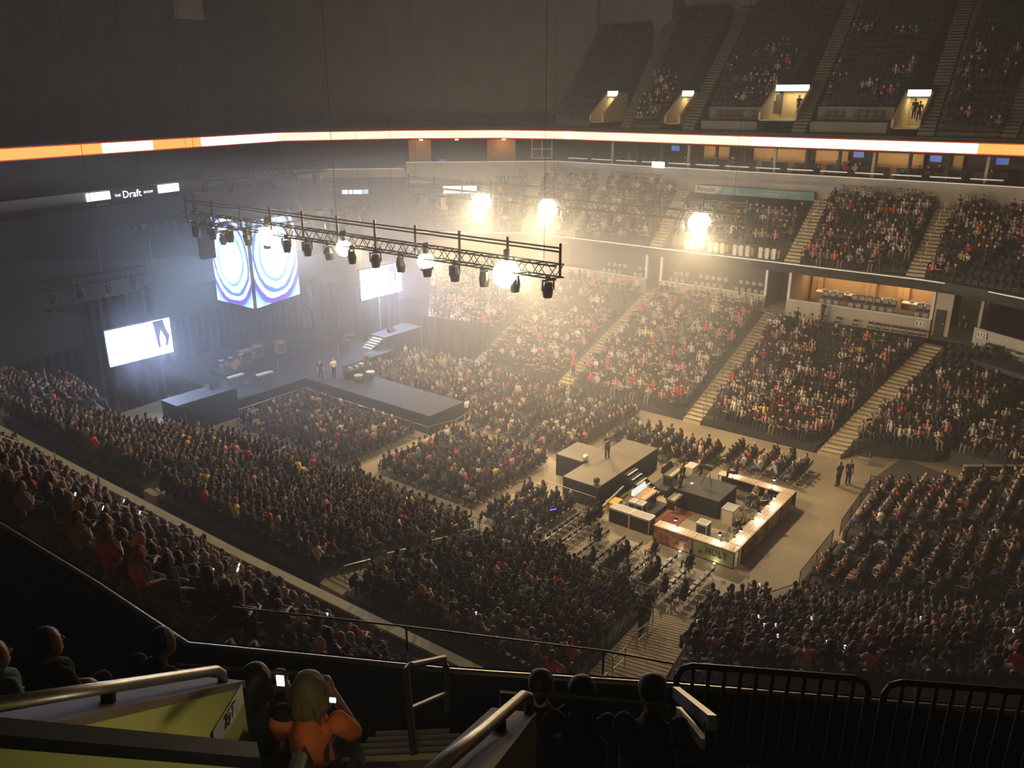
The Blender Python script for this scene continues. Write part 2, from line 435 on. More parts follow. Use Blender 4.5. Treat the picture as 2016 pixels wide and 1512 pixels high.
block('far_corner_2', (57.0, 1.0), (58.4, 7.9), (70.5, -7.5), (70.9, 1.9), 1.0, 5.3, 15, lambda r, u: 0.45 if r < 0.5 else 0.02, zb=0, phrase='dim corner block behind the blue panel')
# far long side, club tier
cl = lambda r, u: 0.82 if r > 0.25 else 0.5
block('far_club_1', (67.0, 4.4), (70.4, 13.6), (74.4, 1.2), (77.8, 13.6), 10.0, 14.5, 10, cl, phrase='far club block beyond the second stair')
block('far_club_2', (70.4, 15.0), (70.4, 23.5), (77.8, 15.0), (77.8, 23.9), 10.0, 14.5, 10, cl, phrase='far club block between two bright stairs')
block('far_club_3', (72.2, 25.0), (72.2, 36.6), (75.7, 25.2), (75.7, 37.3), 10.9, 12.6, 5, const(0.72), zb=9.4, phrase='far club block under the teal banner')
block('far_club_4', (70.4, 38.1), (70.4, 46.6), (77.8, 39.2), (77.8, 47.2), 10.0, 14.5, 10, const(0.84), phrase='far club block left of the banner')
block('far_club_5', (70.4, 47.9), (70.1, 52.0), (77.8, 48.4), (77.2, 55.4), 10.0, 14.5, 10, const(0.66), phrase='far club block behind the spotlights')
block('far_club_6', (69.5, 53.0), (68.0, 55.2), (76.4, 57.0), (74.2, 60.0), 10.0, 14.5, 10, const(0.45), phrase='far club corner wedge')
block('far_club_7', (67.2, 56.3), (63.3, 62.2), (73.2, 61.2), (67.4, 68.0), 10.0, 14.5, 10, const(0.0), phrase='unlit corner club block')
for y0, y1, y2, y3 in ((13.6, 15.0, 13.6, 15.0), (23.5, 24.9, 23.9, 25.2), (36.7, 38.0, 37.7, 39.1), (46.7, 47.8, 47.3, 48.3)):
    stair((70.3, y0), (70.3, y1), (77.9, y2), (77.9, y3), 10.0, 14.6, 20)
stair((70.0, 52.1), (69.6, 52.9), (77.0, 55.5), (76.5, 56.9), 10.0, 14.6, 20)
stair((67.9, 55.3), (67.3, 56.2), (74.1, 60.1), (73.3, 61.1), 10.0, 14.6, 20)
# far upper deck
UZ = lambda x: 20.4 + 0.7 * (x - 79.6)
def upper(key, yf0, yf1, yb0, yb1, x0, x1, n, occ, phrase):
    block(key, (x0, yf0), (x0, yf1), (x1, yb0), (x1, yb1), UZ(x0), UZ(x1), n, occ, phrase=phrase)
up = lambda lo, hi, p: (lambda r, u: p if lo <= r <= hi else 0.0)
upper('upper_1', 3.0, 10.2, 2.0, 10.4, 80.0, 98, 22, lambda r, u: 0.35 if r < 0.45 else 0.02, 'upper deck block at the picture edge')
upper('upper_2', 11.6, 16.4, 12.0, 18.2, 80.0, 98, 22, lambda r, u: 0.42 if r < 0.5 else 0.03, 'upper deck block beside the third portal')
upper('upper_3', 20.4, 27.4, 20.0, 29.2, 82.6, 98, 19, lambda r, u: 0.36 if r < 0.3 else (0.25 if 0.5 < r < 0.58 else 0.02), 'upper deck block between the wide portals')
upper('upper_4', 32.4, 38.6, 31.0, 41.0, 82.6, 98, 19, lambda r, u: 0.55 if r < 0.3 else (0.25 if r < 0.55 else 0.0), 'upper deck block above the concrete boxes')
upper('upper_5', 42.8, 46.0, 43.4, 50.0, 80.0, 97, 21, lambda r, u: 0.7 if r < 0.3 - 0.15 * u else (0.15 if r < 0.4 else 0.0), 'upper deck block by the second portal')
upper('upper_6', 51.6, 56.5, 52.4, 60.0, 80.4, 95, 18, const(0.0), 'dark upper deck block by the first portal')
for a0, a1, b0, b1 in ((10.4, 11.5, 10.5, 11.9), (16.6, 17.9, 18.4, 19.8), (27.6, 28.9, 29.4, 30.8), (38.9, 40.2, 41.2, 42.7), (46.2, 47.4, 50.2, 51.8)):
    stair((80.0, a0), (80.0, a1), (97.6, b0), (97.6, b1), UZ(80.0), UZ(97.6), 44, m='stair_dimmed')
struct(MB().prism([(79.2, -4), (79.2, 54.1), (76.7, 61.6), (69.5, 69.2), (57.2, 75.7), (58, 80), (80, 78), (101, 62), (101, -4)], 19.85, 20.25).build('floor_upper_deck', 'dark_wall'))
# near long side, lower bowl and the tier behind the pale ledge
nl = lambda r, u: 0.95
block('near_lower_1', (30.4, 15.6), (30.4, 24.6), (16.9, 11.4), (16.9, 20.9), 0.9, 6.1, 15, const(0.88), zb=0, pitch=0.58, phrase='near block beside the bright stair')
block('near_lower_2', (30.4, 26.2), (30.4, 36.2), (16.9, 22.4), (16.9, 33.8), 0.9, 6.1, 15, const(0.96), zb=0, pitch=0.58, phrase='near block in front of the bright stair')
block('near_lower_3', (30.4, 37.4), (30.4, 44.9), (16.9, 35.0), (16.8, 50.2), 0.9, 6.1, 15, const(0.95), zb=0, pitch=0.58, phrase='near block facing the thrust stage')
block('near_lower_4', (24.6, 54.6), (25.8, 63.0), (16.8, 51.6), (16.7, 66.0), 3.2, 6.1, 10, const(0.85), zb=0, phrase='near block beside the stage')
stair((30.9, 24.7), (30.9, 26.1), (16.8, 21.0), (16.8, 22.3), 0.3, 6.1, 34, zb=0)
stair((30.9, 36.3), (30.9, 37.3), (16.8, 33.9), (16.8, 34.9), 0.3, 6.1, 34, zb=0)
stair((31.3, 13.2), (30.6, 15.5), (17.2, 9.0), (16.8, 11.3), 0.25, 6.1, 34, zb=0)
CLUBN = [('near_club_1', 9.6, 17.6), ('near_club_2', 18.8, 28.6), ('near_club_3', 29.8, 40.2), ('near_club_4', 41.4, 52.0), ('near_club_5', 53.2, 66.0)]
NCX0, NCX1, NCZ0, NCZ1 = 15.1, 5.9, 6.0, 14.2
for i, (k, y0, y1) in enumerate(CLUBN):
    block(k, (NCX0, y0), (NCX0, y1), (NCX1, y0 - 0.6), (NCX1, y1 - 0.6), NCZ0, NCZ1, 11, const(0.88 if i else 0.5), zb=5.0, pitch=0.60, phrase='')
    stair((NCX0, y0 - 1.15), (NCX0, y0 - 0.05), (NCX1, y0 - 1.75), (NCX1, y0 - 0.65), NCZ0 - 0.1, NCZ1, 22, zb=5.0)
struct(MB().box(14.4, 16.9, 6, 70, 5.0, 5.5).build('floor_walkway', 'tier_concrete'))
LEDGE = [(16.15, 8.0), (16.05, 14.2), (15.62, 25.6), (15.42, 46.5), (15.5, 66)]
led = struct(MB().wall(LEDGE, 4.2, 6.82, 0.34).build('wall_ledge', 'brown_wall'), 'low wall behind the near seating bowl')
MB().wall([(x - 0.02, y) for x, y in LEDGE], 6.82, 6.92, 0.38).build('ledge_cap', 'ledge_lamplit', led)
MB().wall([(x + 0.10, y) for x, y in LEDGE], 6.30, 6.82, 0.03).build('ledge_face', 'front_concrete', led)
# near corner and the end opposite the stage
block('near_corner', (35.2, 9.4), (31.5, 12.9), (31.0, -8.7), (17.9, 8.4), 0.9, 7.4, 19, lambda r, u: 0.72 if r > 0.25 else 0.45, zb=0, phrase='near corner block by the bright stair')
block('end_1', (36.4, 10.0), (41.6, 10.0), (33.0, -8.5), (41.0, -8.5), 0.9, 7.0, 20, const(0.84), zb=0, phrase='end block nearer the corner')
block('end_2', (43.0, 10.0), (49.2, 9.9), (42.6, -8.5), (51.5, -8.5), 0.9, 7.0, 20, const(0.8), zb=0, phrase='end block beside the tunnel')
stair((41.7, 10.4), (42.9, 10.4), (41.1, -8.5), (42.5, -8.5), 0.3, 7.0, 38, zb=0)
stair((35.3, 9.8), (36.3, 10.3), (31.2, -8.7), (32.8, -8.6), 0.3, 7.2, 38, zb=0)
# low front walls of the bowl
fw = lambda pts, z, nm: struct(MB().wall(pts, 0, z, 0.16).build(nm, 'dark_wall'))
fw([(54.45, 53.6), (54.45, 47.6)], 0.5, 'wall_bowl_front')
fw([(54.45, 46.1), (54.45, 37.8)], 0.5, 'wall_bowl_front')
fw([(54.45, 36.2), (54.45, 25.7)], 0.5, 'wall_bowl_front')
fw([(54.45, 24.1), (54.55, 15.6)], 0.5, 'wall_bowl_front')
fw([(30.65, 15.6), (30.65, 24.6)], 0.9, 'wall_bowl_front')
fw([(30.65, 26.2), (30.65, 36.2)], 0.9, 'wall_bowl_front')
fw([(30.65, 37.4), (30.65, 45)], 0.9, 'wall_bowl_front')
fw([(49.2, 10.25), (43.0, 10.25)], 0.9, 'wall_bowl_front')
fw([(41.6, 10.25), (36.4, 10.25)], 0.9, 'wall_bowl_front')
fw([(35.2, 9.7), (31.5, 13.5)], 0.9, 'wall_bowl_front')

# far suites: fronts, floor, back walls, dividing piers
def suite_row(segs, xf=70.0):
    for i, (y0, y1, lit) in enumerate(segs):
        wl = struct(MB().box(xf - 0.12, xf + 0.1, y0, y1, 5.4, 6.85).build('wall_suite_front', 'front_concrete'))
        MB().box(xf - 0.16, xf + 0.14, y0, y1, 6.85, 6.91).build('wall_cap', 'white_paint', wl)
        struct(MB().box(xf + 0.1, 75.5, y0, y1, 5.7, 6.0).build('floor_suite', 'suite_dark'))
        struct(MB().box(75.4, 75.6, y0, y1, 6.0, 9.2).build('wall_suite_back', 'suite_wall_lit' if lit else 'suite_dark'))
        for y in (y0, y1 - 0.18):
            struct(MB().box(xf, 75.5, y, y + 0.18, 6.0, 9.2).build('wall_suite_side', 'suite_wall_lit' if lit else 'suite_dark'))
            struct(MB().box(xf - 0.02, xf + 0.2, y - 0.02, y + 0.2, 6.86, 9.14).build('trim_1', 'white_paint'))
suite_row([(37.9, 50.6, False), (26.0, 36.5, False), (12.5, 24.1, True)])
struct(MB().box(69.6, 75.6, 9.0, 12.3, 5.4, 5.65).build('floor_walkway', 'tier_concrete'))
struct(MB().box(70.1, 70.3, 11.2, 12.4, 5.6, 9.2).build('wall_service', 'front_concrete'))
dr = struct(MB().box(70.0, 70.12, 11.55, 12.25, 5.65, 7.75).build('door_1', 'dark_wall'))
MB().box(69.96, 70.0, 11.62, 11.70, 6.6, 6.75).build('door_handle', 'alu', dr)
struct(MB().box(73.5, 73.7, 8.6, 11.2, 5.6, 9.2).build('wall_passage_back', 'suite_dark'))
for y0, y1 in ((24.1, 26.0), (36.5, 37.9)):
    struct(MB().box(69.6, 74.0, y0, y1, 5.4, 5.7).build('floor_passage', 'stair_concrete'))
    struct(MB().box(74.0, 74.2, y0, y1, 5.4, 9.2).build('wall_passage_back', 'dark_wall'))
S4 = [(69.7, 9.4), (67.6, 5.8), (63.5, -0.5)]
sw = struct(MB().wall([(69.7, 9.4), (67.6, 5.8), (63.5, -0.5)], 5.2, 6.85, 0.2).build('wall_suite_front', 'front_concrete'))
struct(MB().prism([(69.9, 9.4), (67.8, 5.8), (63.7, -0.5), (70, -4), (75, 4), (75.4, 9.2)], 5.7, 6.0).build('floor_suite', 'suite_dark'))
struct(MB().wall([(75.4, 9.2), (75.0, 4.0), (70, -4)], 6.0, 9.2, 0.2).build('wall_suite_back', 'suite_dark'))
struct(MB().box(70.1, 75.4, 9.1, 9.3, 5.6, 9.2).build('wall_suite_side', 'front_concrete'))
# far corner suite below the fascia (lit), stage side
struct(MB().wall([(69.6, 51.0), (62.9, 61.2)], 5.2, 6.85, 0.2).build('wall_suite_front', 'front_concrete'))
struct(MB().prism([(69.9, 50.7), (63.0, 61.4), (67.5, 64.5), (74.5, 54)], 5.7, 6.0).build('floor_suite', 'suite_dark'))
struct(MB().wall([(74.5, 54), (67.5, 64.5)], 6.0, 9.2, 0.2).build('wall_suite_back', 'suite_wall_lit'))
# club fascia with its pale top edge
FASC = [(63.0, -1.0), (67.6, 6.4), (69.75, 11.2), (70.1, 14), (70.1, 51.6), (63.0, 62.5)]
fa = struct(MB().wall(FASC, 9.12, 9.86, -0.5).build('wall_club_fascia', 'dark_wall'))
MB().wall([(x - 0.05, y) for x, y in FASC], 9.86, 9.93, -0.16).build('fascia_edge', 'white_strip', fa)
struct(MB().prism([(63.4, -1.4), (68.0, 6.2), (70.2, 11.2), (70.4, 14), (70.4, 51.6), (63.5, 62.8), (68, 68), (78, 58), (78, -4)], 9.2, 9.4).build('ceiling_suite', 'dark_wall'))
# upper suite band: wall above the club seats, floor, back wall
UW = [(74.6, 1.0), (78.0, 9.0), (78.3, 14), (78.3, 54.6), (66.7, 66.6)]
uw = struct(MB().wall(UW, 14.4, 16.62, -0.3).build('wall_upper_suite_front', 'front_concrete'))
MB().wall([(x - 0.06, y) for x, y in UW], 16.62, 16.69, -0.14).build('wall_edge_strip', 'white_strip', uw)
UB = [(78.5, -2), (82.6, 8.6), (83.2, 14), (83.2, 56.6), (70.0, 70.2), (60.5, 77)]
struct(MB().wall(UB, 16.0, 19.3, -0.2).build('wall_upper_suite_back', 'suite_dark'))
struct(MB().prism([(74.9, 1.0), (78.5, 9), (78.6, 14), (78.6, 54.6), (66.9, 66.9), (58, 75), (60.5, 77), (70, 70.2), (83.2, 56.6), (83.2, 14), (82.6, 8.6), (78.5, -2)], 15.9, 16.1).build('floor_upper_suite', 'suite_dark'))
ew = struct(MB().wall([(66.5, 66.6), (58.0, 74.9)], 15.1, 16.0, -0.3).build('wall_upper_suite_front', 'front_concrete'))
MB().wall([(66.3, 66.6), (60.4, 72.4)], 16.0, 16.06, -0.14).build('wall_edge_strip', 'white_strip', ew)
# stage end: pale band, dark tiers, drape below
EB = [(57.0, 74.6), (45.0, 72.3), (32.4, 69.3), (20.0, 66.3), (6.0, 60)]
struct(MB().wall(EB, 15.4, 16.15, -0.3).build('wall_end_band', 'back_wall'))
struct(MB().wall([(57.4, 76.4), (45.0, 74.0), (32.4, 71.0), (20.0, 68.0), (6.0, 62)], 9.0, 19.4, -0.3).build('wall_end', 'dark_wall'))
struct(MB().add([(54, 66.5, 8.4), (8, 57.5, 8.4), (6, 60.8, 15.0), (57, 74.4, 15.0), (54, 66.5, 6), (8, 57.5, 6), (6, 60.8, 6), (57, 74.4, 6)], [(0, 3, 2, 1), (0, 1, 5, 4), (1, 2, 6, 5), (2, 3, 7, 6), (3, 0, 4, 7), (4, 5, 6, 7)]).build('floor_dim_tier', 'dim_tier'), 'smooth dark slab standing in for the dim tiers behind the stage')  # smooth slab replaces steps that showed too much; dimness put into colour
for (a, b) in (((30.6, 62.5), (33.2, 69.0)), ((41.0, 64.2), (43.4, 71.2))):
    stair((a[0], a[1]), (a[0] + 1.2, a[1] + 0.2), b, (b[0] + 1.2, b[1] + 0.2), 8.5, 15.1, 24, m='stair_dimmed')
# ribbon: outer slab, coloured lit segments, red edge lines
RIB = [(73.5, -4), (77.6, 5.0), (79.0, 10.0), (79.0, 54.1), (76.7, 61.4), (69.3, 69.0), (57.2, 75.5), (46, 72.9), (35, 70.2), (26, 68.0), (16, 64.0)]
rb = struct(MB().wall(RIB, 18.85, 20.05, -0.4).build('wall_ribbon', 'dark_wall'), 'fascia of the upper deck that carries the light ribbon')
acc = [0.0]
for a, b in zip(RIB, RIB[1:]): acc.append(acc[-1] + math.dist(a, b))
def at_len(s):
    for i in range(len(RIB) - 1):
        if s <= acc[i + 1] + 1e-9: return lerp(RIB[i], RIB[i + 1], (s - acc[i]) / (acc[i + 1] - acc[i]))
    return RIB[-1]
def ribbon_piece(s0, s1, m, z0=19.06, z1=19.84, dx=0.05, nm='light_panel'):
    pts = [at_len(s0)] + [RIB[i] for i in range(len(RIB)) if s0 + 0.02 < acc[i] < s1 - 0.02] + [at_len(s1)]
    o = MB().wall(pts, z0, z1, dx).build(nm, m, rb); return o
cuts = [(0.0, 'ribbon_orange'), (17.95, 'ribbon_white'), (37.35, 'ribbon_cream'), (57.95, 'ribbon_white'), (59.05, 'ribbon_cream'), (77.4, 'ribbon_cream'), (92.0, 'ribbon_white'), (102.85, 'ribbon_orange'), (108.65, 'ribbon_white'), (114.0, 'ribbon_orange'), (133.94, None)]   # metres along the ribbon
for (s0, m), (s1, _) in zip(cuts, cuts[1:]):
    k = max(1, int((s1 - s0) / 6.0))
    for j in range(k):
        ribbon_piece(s0 + (s1 - s0) * j / k, s0 + (s1 - s0) * (j + 1) / k - 0.01, m)
ribbon_piece(0.0, acc[-1] - 0.1, 'ribbon_edge', 19.84, 19.93, 0.05, 'edge_strip')
ribbon_piece(0.0, acc[-1] - 0.1, 'ribbon_edge', 18.97, 19.06, 0.05, 'edge_strip')
# outer walls and roof
struct(MB().wall([(98.5, -20), (98.5, 50.2), (95.5, 50.4), (95.5, 59.5), (92, 64), (66, 90), (10, 84), (-14, 70)], 5, 40, -0.5).build('wall_back', 'back_wall'))
struct(MB().box(94.3, 99, 60, 66, 30.5, 37).build('wall_press_box', 'back_wall'))
struct(MB().box(95.4, 99, 50.2, 60, 32.0, 37).build('wall_press_box', 'back_wall'))
struct(MB().wall([(-14, 70), (-14, -24), (98.5, -24), (98.5, -20)], 5, 40, -0.5).build('wall_rear', 'dark_wall'))
struct(MB().box(-14.5, 99, -24.5, 90, 40, 40.5).build('ceiling', 'dark_wall'))

# haze that hangs around the rig and the stage
hz_m = bpy.data.materials.new('rig_haze'); hz_m.use_nodes = True
for n_ in list(hz_m.node_tree.nodes):
    if n_.type == 'BSDF_PRINCIPLED': hz_m.node_tree.nodes.remove(n_)
hv = hz_m.node_tree.nodes.new('ShaderNodeVolumeScatter'); hv.inputs['Density'].default_value = 0.0078; hv.inputs['Anisotropy'].default_value = 0.2; hv.inputs['Color'].default_value = (0.97, 0.98, 1, 1)
hz_m.node_tree.links.new(hv.outputs[0], hz_m.node_tree.nodes['Material Output'].inputs['Volume'])
MATS['rig_haze'] = hz_m
hz = MB().prism([(27, 21), (60, 19), (66, 40), (60, 62), (50, 66), (27, 66)], 3.0, 19.5).build('haze', 'rig_haze')
tag(hz, 'pale haze hanging around the lighting trusses and the stage', 'haze', kind='stuff')

# the rest of the upper deck fascia (behind and beside the viewer) with the same light ribbon
endw = struct(MB().wall([(9.9, -2.9), (14.0, -9.5), (24, -13.5), (60, -13.5), (70, -9)], 15.2, 20.0, 0.3).build('wall_end_fascia', 'dark_wall'))
MB().wall([(14.2, -9.3), (24.0, -13.2), (60, -13.2), (69.8, -8.8)], 18.2, 19.2, 0.05).build('light_panel', 'ribbon_orange', endw)
# ------------------------------------------------------------------ people
# a pose is a set of joints (local: facing +y, origin on the tread under the hips)
def joints(pose):
    J = dict(pel=(0, 0, 0.52), wai=(0, -0.02, 0.68), che=(0, -0.03, 0.90), nek=(0, -0.02, 1.05), hed=(0, 0.015, 1.19),
             hipL=(-0.09, 0.03, 0.50), hipR=(0.09, 0.03, 0.50), kneL=(-0.13, 0.45, 0.51), kneR=(0.13, 0.45, 0.51),
             ankL=(-0.12, 0.47, 0.09), ankR=(0.12, 0.47, 0.09), toeL=(-0.13, 0.64, 0.045), toeR=(0.13, 0.64, 0.045),
             shoL=(-0.185, -0.03, 0.985), shoR=(0.185, -0.03, 0.985), elbL=(-0.25, 0.03, 0.72), elbR=(0.25, 0.03, 0.72),
             wriL=(-0.11, 0.24, 0.64), wriR=(0.11, 0.24, 0.64))
    if pose == 'phone': J.update(elbR=(0.25, 0.12, 0.76), wriR=(0.06, 0.33, 0.92), elbL=(-0.24, 0.1, 0.75), wriL=(-0.04, 0.31, 0.86), hed=(0, 0.04, 1.18))
    if pose == 'fold': J.update(elbR=(0.25, 0.08, 0.76), wriR=(-0.08, 0.20, 0.80), elbL=(-0.25, 0.08, 0.76), wriL=(0.08, 0.22, 0.76))
    if pose == 'lean': J.update(wai=(0, 0.06, 0.66), che=(0, 0.17, 0.84), nek=(0, 0.25, 0.96), hed=(0, 0.32, 1.08), shoL=(-0.18, 0.19, 0.91), shoR=(0.18, 0.19, 0.91),
                                elbL=(-0.22, 0.33, 0.66), elbR=(0.22, 0.33, 0.66), wriL=(-0.05, 0.52, 0.62), wriR=(0.05, 0.52, 0.62))
    if pose == 'turn': J.update(hed=(0.02, 0.01, 1.19), elbR=(0.30, -0.02, 0.74), wriR=(0.26, 0.2, 0.62), kneL=(-0.18, 0.43, 0.51))
    if pose == 'raise': J.update(elbR=(0.30, 0.1, 1.15), wriR=(0.24, 0.14, 1.42))
    if pose in ('stand', 'walk', 'talk'):
        J = dict(pel=(0, 0, 0.93), wai=(0, 0, 1.08), che=(0, -0.01, 1.30), nek=(0, 0, 1.46), hed=(0, 0.02, 1.61),
                 hipL=(-0.09, 0, 0.90), hipR=(0.09, 0, 0.90), kneL=(-0.10, 0.02, 0.50), kneR=(0.10, 0.02, 0.50),
                 ankL=(-0.11, 0, 0.09), ankR=(0.11, 0, 0.09), toeL=(-0.13, 0.16, 0.045), toeR=(0.13, 0.16, 0.045),
                 shoL=(-0.19, -0.01, 1.39), shoR=(0.19, -0.01, 1.39), elbL=(-0.25, -0.02, 1.12), elbR=(0.25, -0.02, 1.12),
                 wriL=(-0.25, 0.06, 0.88), wriR=(0.25, 0.06, 0.88))
        if pose == 'walk': J.update(kneL=(-0.1, 0.16, 0.52), ankL=(-0.1, 0.2, 0.10), toeL=(-0.11, 0.36, 0.07), kneR=(0.1, -0.02, 0.50), ankR=(0.1, -0.24, 0.13), toeR=(0.11, -0.12, 0.05), wriR=(0.24, 0.2, 0.92))
        if pose == 'talk': J.update(elbR=(0.26, 0.08, 1.14), wriR=(0.08, 0.26, 1.36), elbL=(-0.27, 0.05, 1.14), wriL=(-0.22, 0.28, 1.16))
    return {k: Vector(v) for k, v in J.items()}
def limb(mb, pts, rs, n, mi): mb.tube(pts, rs, n, mi)
def head_rings(h):
    return [(h + Vector((0, o, z)), (a, b)) for z, o, a, b in ((-0.13, 0.015, 0.035, 0.04), (-0.10, 0.02, 0.058, 0.07), (-0.03, 0.01, 0.076, 0.095), (0.05, 0.0, 0.078, 0.10), (0.11, -0.005, 0.055, 0.075), (0.135, -0.005, 0.02, 0.03))]

# --- low-poly crowd figures: verts, tris, colour group per tri (0 shirt 1 skin 2 hair 3 trousers)
def low_figure(pose, longhair, n=6):
    J = joints(pose); mb = MB(); E = []
    stand = pose in ('stand', 'walk', 'talk')
    t = J
    up = Vector((0, 0, 1))
    mb.tube([t['pel'] - up * 0.08, t['wai'], t['che'], (t['shoL'] + t['shoR']) / 2, t['nek'] + up * 0.01], [(0.16, 0.12), (0.15, 0.11), (0.185, 0.12), (0.18, 0.085), (0.05, 0.05)], n, 0)
    for s in 'LR':
        mb.tube([t['sho' + s], t['elb' + s]], [0.062, 0.045], 4, 0)
        mb.tube([t['elb' + s], t['wri' + s], t['wri' + s] + (t['wri' + s] - t['elb' + s]).normalized() * 0.13], [0.042, 0.03, 0.022], 4, 4)
        mb.tube([t['hip' + s], t['kne' + s]], [0.095, 0.062], 4, 3)
        mb.tube([t['kne' + s], t['ank' + s], t['toe' + s]], [0.06, 0.045, 0.03], 4, 3)
    mb.tube([t['nek'] - up * 0.02, t['hed'] - up * 0.08], [0.052, 0.05], 5, 1)
    h = t['hed']
    rr = [(h + Vector((0, o, z)), (a, b)) for z, o, a, b in ((-0.12, 0.02, 0.05, 0.055), (-0.04, 0.012, 0.088, 0.10), (0.05, 0.0, 0.094, 0.11), (0.145, -0.005, 0.035, 0.045))]
    k0 = len(mb.f)
    mb.tube([a for a, b in rr], [b for a, b in rr], n, 1)
    for i in range(k0, len(mb.f)):
        c = sum((Vector(mb.v[j]) for j in mb.f[i]), Vector()) / len(mb.f[i]) - h
        if c.z > 0.06 or c.y < -0.02 + max(0, -c.z) * 0.2: mb.m[i] = 2
    if longhair:
        mb.tube([h + Vector((0, -0.06, 0.09)), h + Vector((0, -0.09, -0.06)), h + Vector((0, -0.085, -0.22))], [(0.075, 0.05), (0.10, 0.05), (0.085, 0.03)], 5, 2)
    tr = []; g = []
    for f, m in zip(mb.f, mb.m):
        for j in range(1, len(f) - 1): tr.append((f[0], f[j], f[j + 1])); g.append(m)
    return np.array(mb.v), np.array(tr), np.array(g)
POSES = ['lap', 'phone', 'fold', 'lean', 'turn', 'raise', 'stand', 'walk', 'talk']
LOW = {(p, lh): low_figure(p, lh) for p in POSES for lh in (0, 1)}

SHIRTS = [('black', (0.018, 0.017, 0.018), 26), ('charcoal', (0.05, 0.047, 0.045), 20), ('navy', (0.022, 0.028, 0.06), 12), ('brown', (0.10, 0.06, 0.04), 9), ('maroon', (0.13, 0.025, 0.025), 7),
          ('grey', (0.20, 0.19, 0.18), 9), ('white', (0.62, 0.58, 0.52), 7), ('cream', (0.52, 0.43, 0.32), 4), ('pink', (0.55, 0.22, 0.22), 4), ('red', (0.55, 0.045, 0.04), 3), ('orange', (0.70, 0.17, 0.04), 1.2),
          ('olive', (0.11, 0.11, 0.04), 4), ('teal', (0.10, 0.22, 0.21), 1.6), ('green', (0.16, 0.30, 0.09), 0.7), ('purple', (0.12, 0.06, 0.12), 2.0), ('yellow', (0.7, 0.52, 0.08), 0.6)]
SW = np.array([s[2] for s in SHIRTS], float); SW /= SW.sum()
HAIRS = [('dark', (0.018, 0.012, 0.009), 50), ('brown', (0.06, 0.033, 0.018), 28), ('blond', (0.36, 0.24, 0.11), 12), ('grey', (0.30, 0.28, 0.26), 7), ('auburn', (0.14, 0.05, 0.02), 4)]
HW = np.array([s[2] for s in HAIRS], float); HW /= HW.sum()
SKINS = [(0.58, 0.36, 0.26), (0.52, 0.31, 0.21), (0.45, 0.26, 0.17), (0.25, 0.13, 0.08), (0.12, 0.065, 0.04)]
KW = [0.34, 0.28, 0.18, 0.12, 0.08]
PANTS = [(0.02, 0.022, 0.03), (0.03, 0.04, 0.075), (0.06, 0.075, 0.12), (0.05, 0.045, 0.04), (0.30, 0.25, 0.18), (0.40, 0.24, 0.18)]
PW = [0.32, 0.26, 0.18, 0.12, 0.06, 0.06]
def dress(d):
    i = rng.choice(len(SHIRTS), p=SW)
    if d['key'] == 'near_lower_1' and 0.25 < d['row'] / 17 < 0.8 and d['place'] / d['k'] > 0.25 and rng.random() < 0.22: i = 13
    if d['key'].startswith('far_lower') and rng.random() < 0.08: i = rng.choice([4, 8, 9, 6])
    if d['key'].startswith('far') and rng.random() < 0.22: i = rng.choice([5, 6, 7, 8, 5, 6])
    if d['key'].startswith('near') and i in (6, 7) and rng.random() < 0.55: i = 1
    if not d['key'].startswith(('far_l', 'far_c', 'upper')) and i in (5, 6, 7, 8, 9, 10) and rng.random() < 0.6: i = rng.choice([0, 1, 2, 3])  # pale shirts here often swapped for dark: shade put into the clothes
    d['sleeve'] = rng.random() < 0.5
    d.setdefault('shirt', int(i))
    d.setdefault('hair', int(rng.choice(len(HAIRS), p=HW)))
    d.setdefault('skin', int(rng.choice(len(SKINS), p=KW)))
    d.setdefault('pants', int(rng.choice(len(PANTS), p=PW)))
    d.setdefault('long', int(rng.random() < 0.5))
    if 'pose' not in d:
        d['pose'] = str(rng.choice(['lap', 'fold', 'phone', 'lean', 'turn', 'raise', 'stand'], p=[0.36, 0.2, 0.13, 0.13, 0.14, 0.01, 0.03])) if d['seated'] else 'stand'
        if d['pose'] == 'stand' and not d['key'].startswith('far'): d['pose'] = 'turn'
    d['sc'] = float(d.get('sc', rng.normal(1.10, 0.05)))
    d['vs'] = rng.uniform(0.8, 1.2) * (0.6 if 'floor' in d['key'] or d['key'] == 'pit' else 1.0)  # floor audience darkened: backlit shade put into the shirt colour

# --- floor audience on folding chairs: rows facing the stage
CHAIRS = []   # (x, y, z, yaw, zone, row, place, taken)
def zone(key, x0, x1, y0, y1, p, pitch=0.56, row=0.95, face=(0, 1), skip=None, phrase=''):
    BLOCKS[key] = phrase
    r = 0; y = y1
    while y >= y0:
        k = int((x1 - x0) / pitch); state = True
        for s in range(k):
            x = x0 + pitch * (s + 0.5)
            if skip and skip(x, y): continue
            if rng.random() < 0.4: state = rng.random() < p(x, y)
            yw = yaw_to(*face) + rng.normal(0, 0.03)
            CHAIRS.append((x, y, 0.0, yw, key, r, s, state))
            if state: PEOPLE.append(dict(x=x, y=y, z=0.02, yaw=yw + rng.normal(0, 0.2), key=key, row=r, place=s, k=k, seated=True))
        r += 1; y -= row
zone('pit', 32.6, 39.6, 39.0, 51.0, lambda x, y: 0.95, phrase='floor rows beside the thrust stage')
zone('mid_floor', 33.4, 41.6, 28.6, 36.8, lambda x, y: 0.95, skip=lambda x, y: x > 40.0 and y < 29, phrase='floor rows before the centre platform')
zone('far_floor', 45.4, 53.4, 38.6, 52.2, lambda x, y: 0.93, phrase='floor rows on the far side of the thrust')
zone('far_floor_2', 43.0, 53.2, 28.4, 37.4, lambda x, y: 0.92, phrase='far floor rows behind the cross aisle')
zone('side_floor', 46.8, 50.4, 20.4, 27.2, lambda x, y: 0.72, phrase='floor rows beside the centre platform')
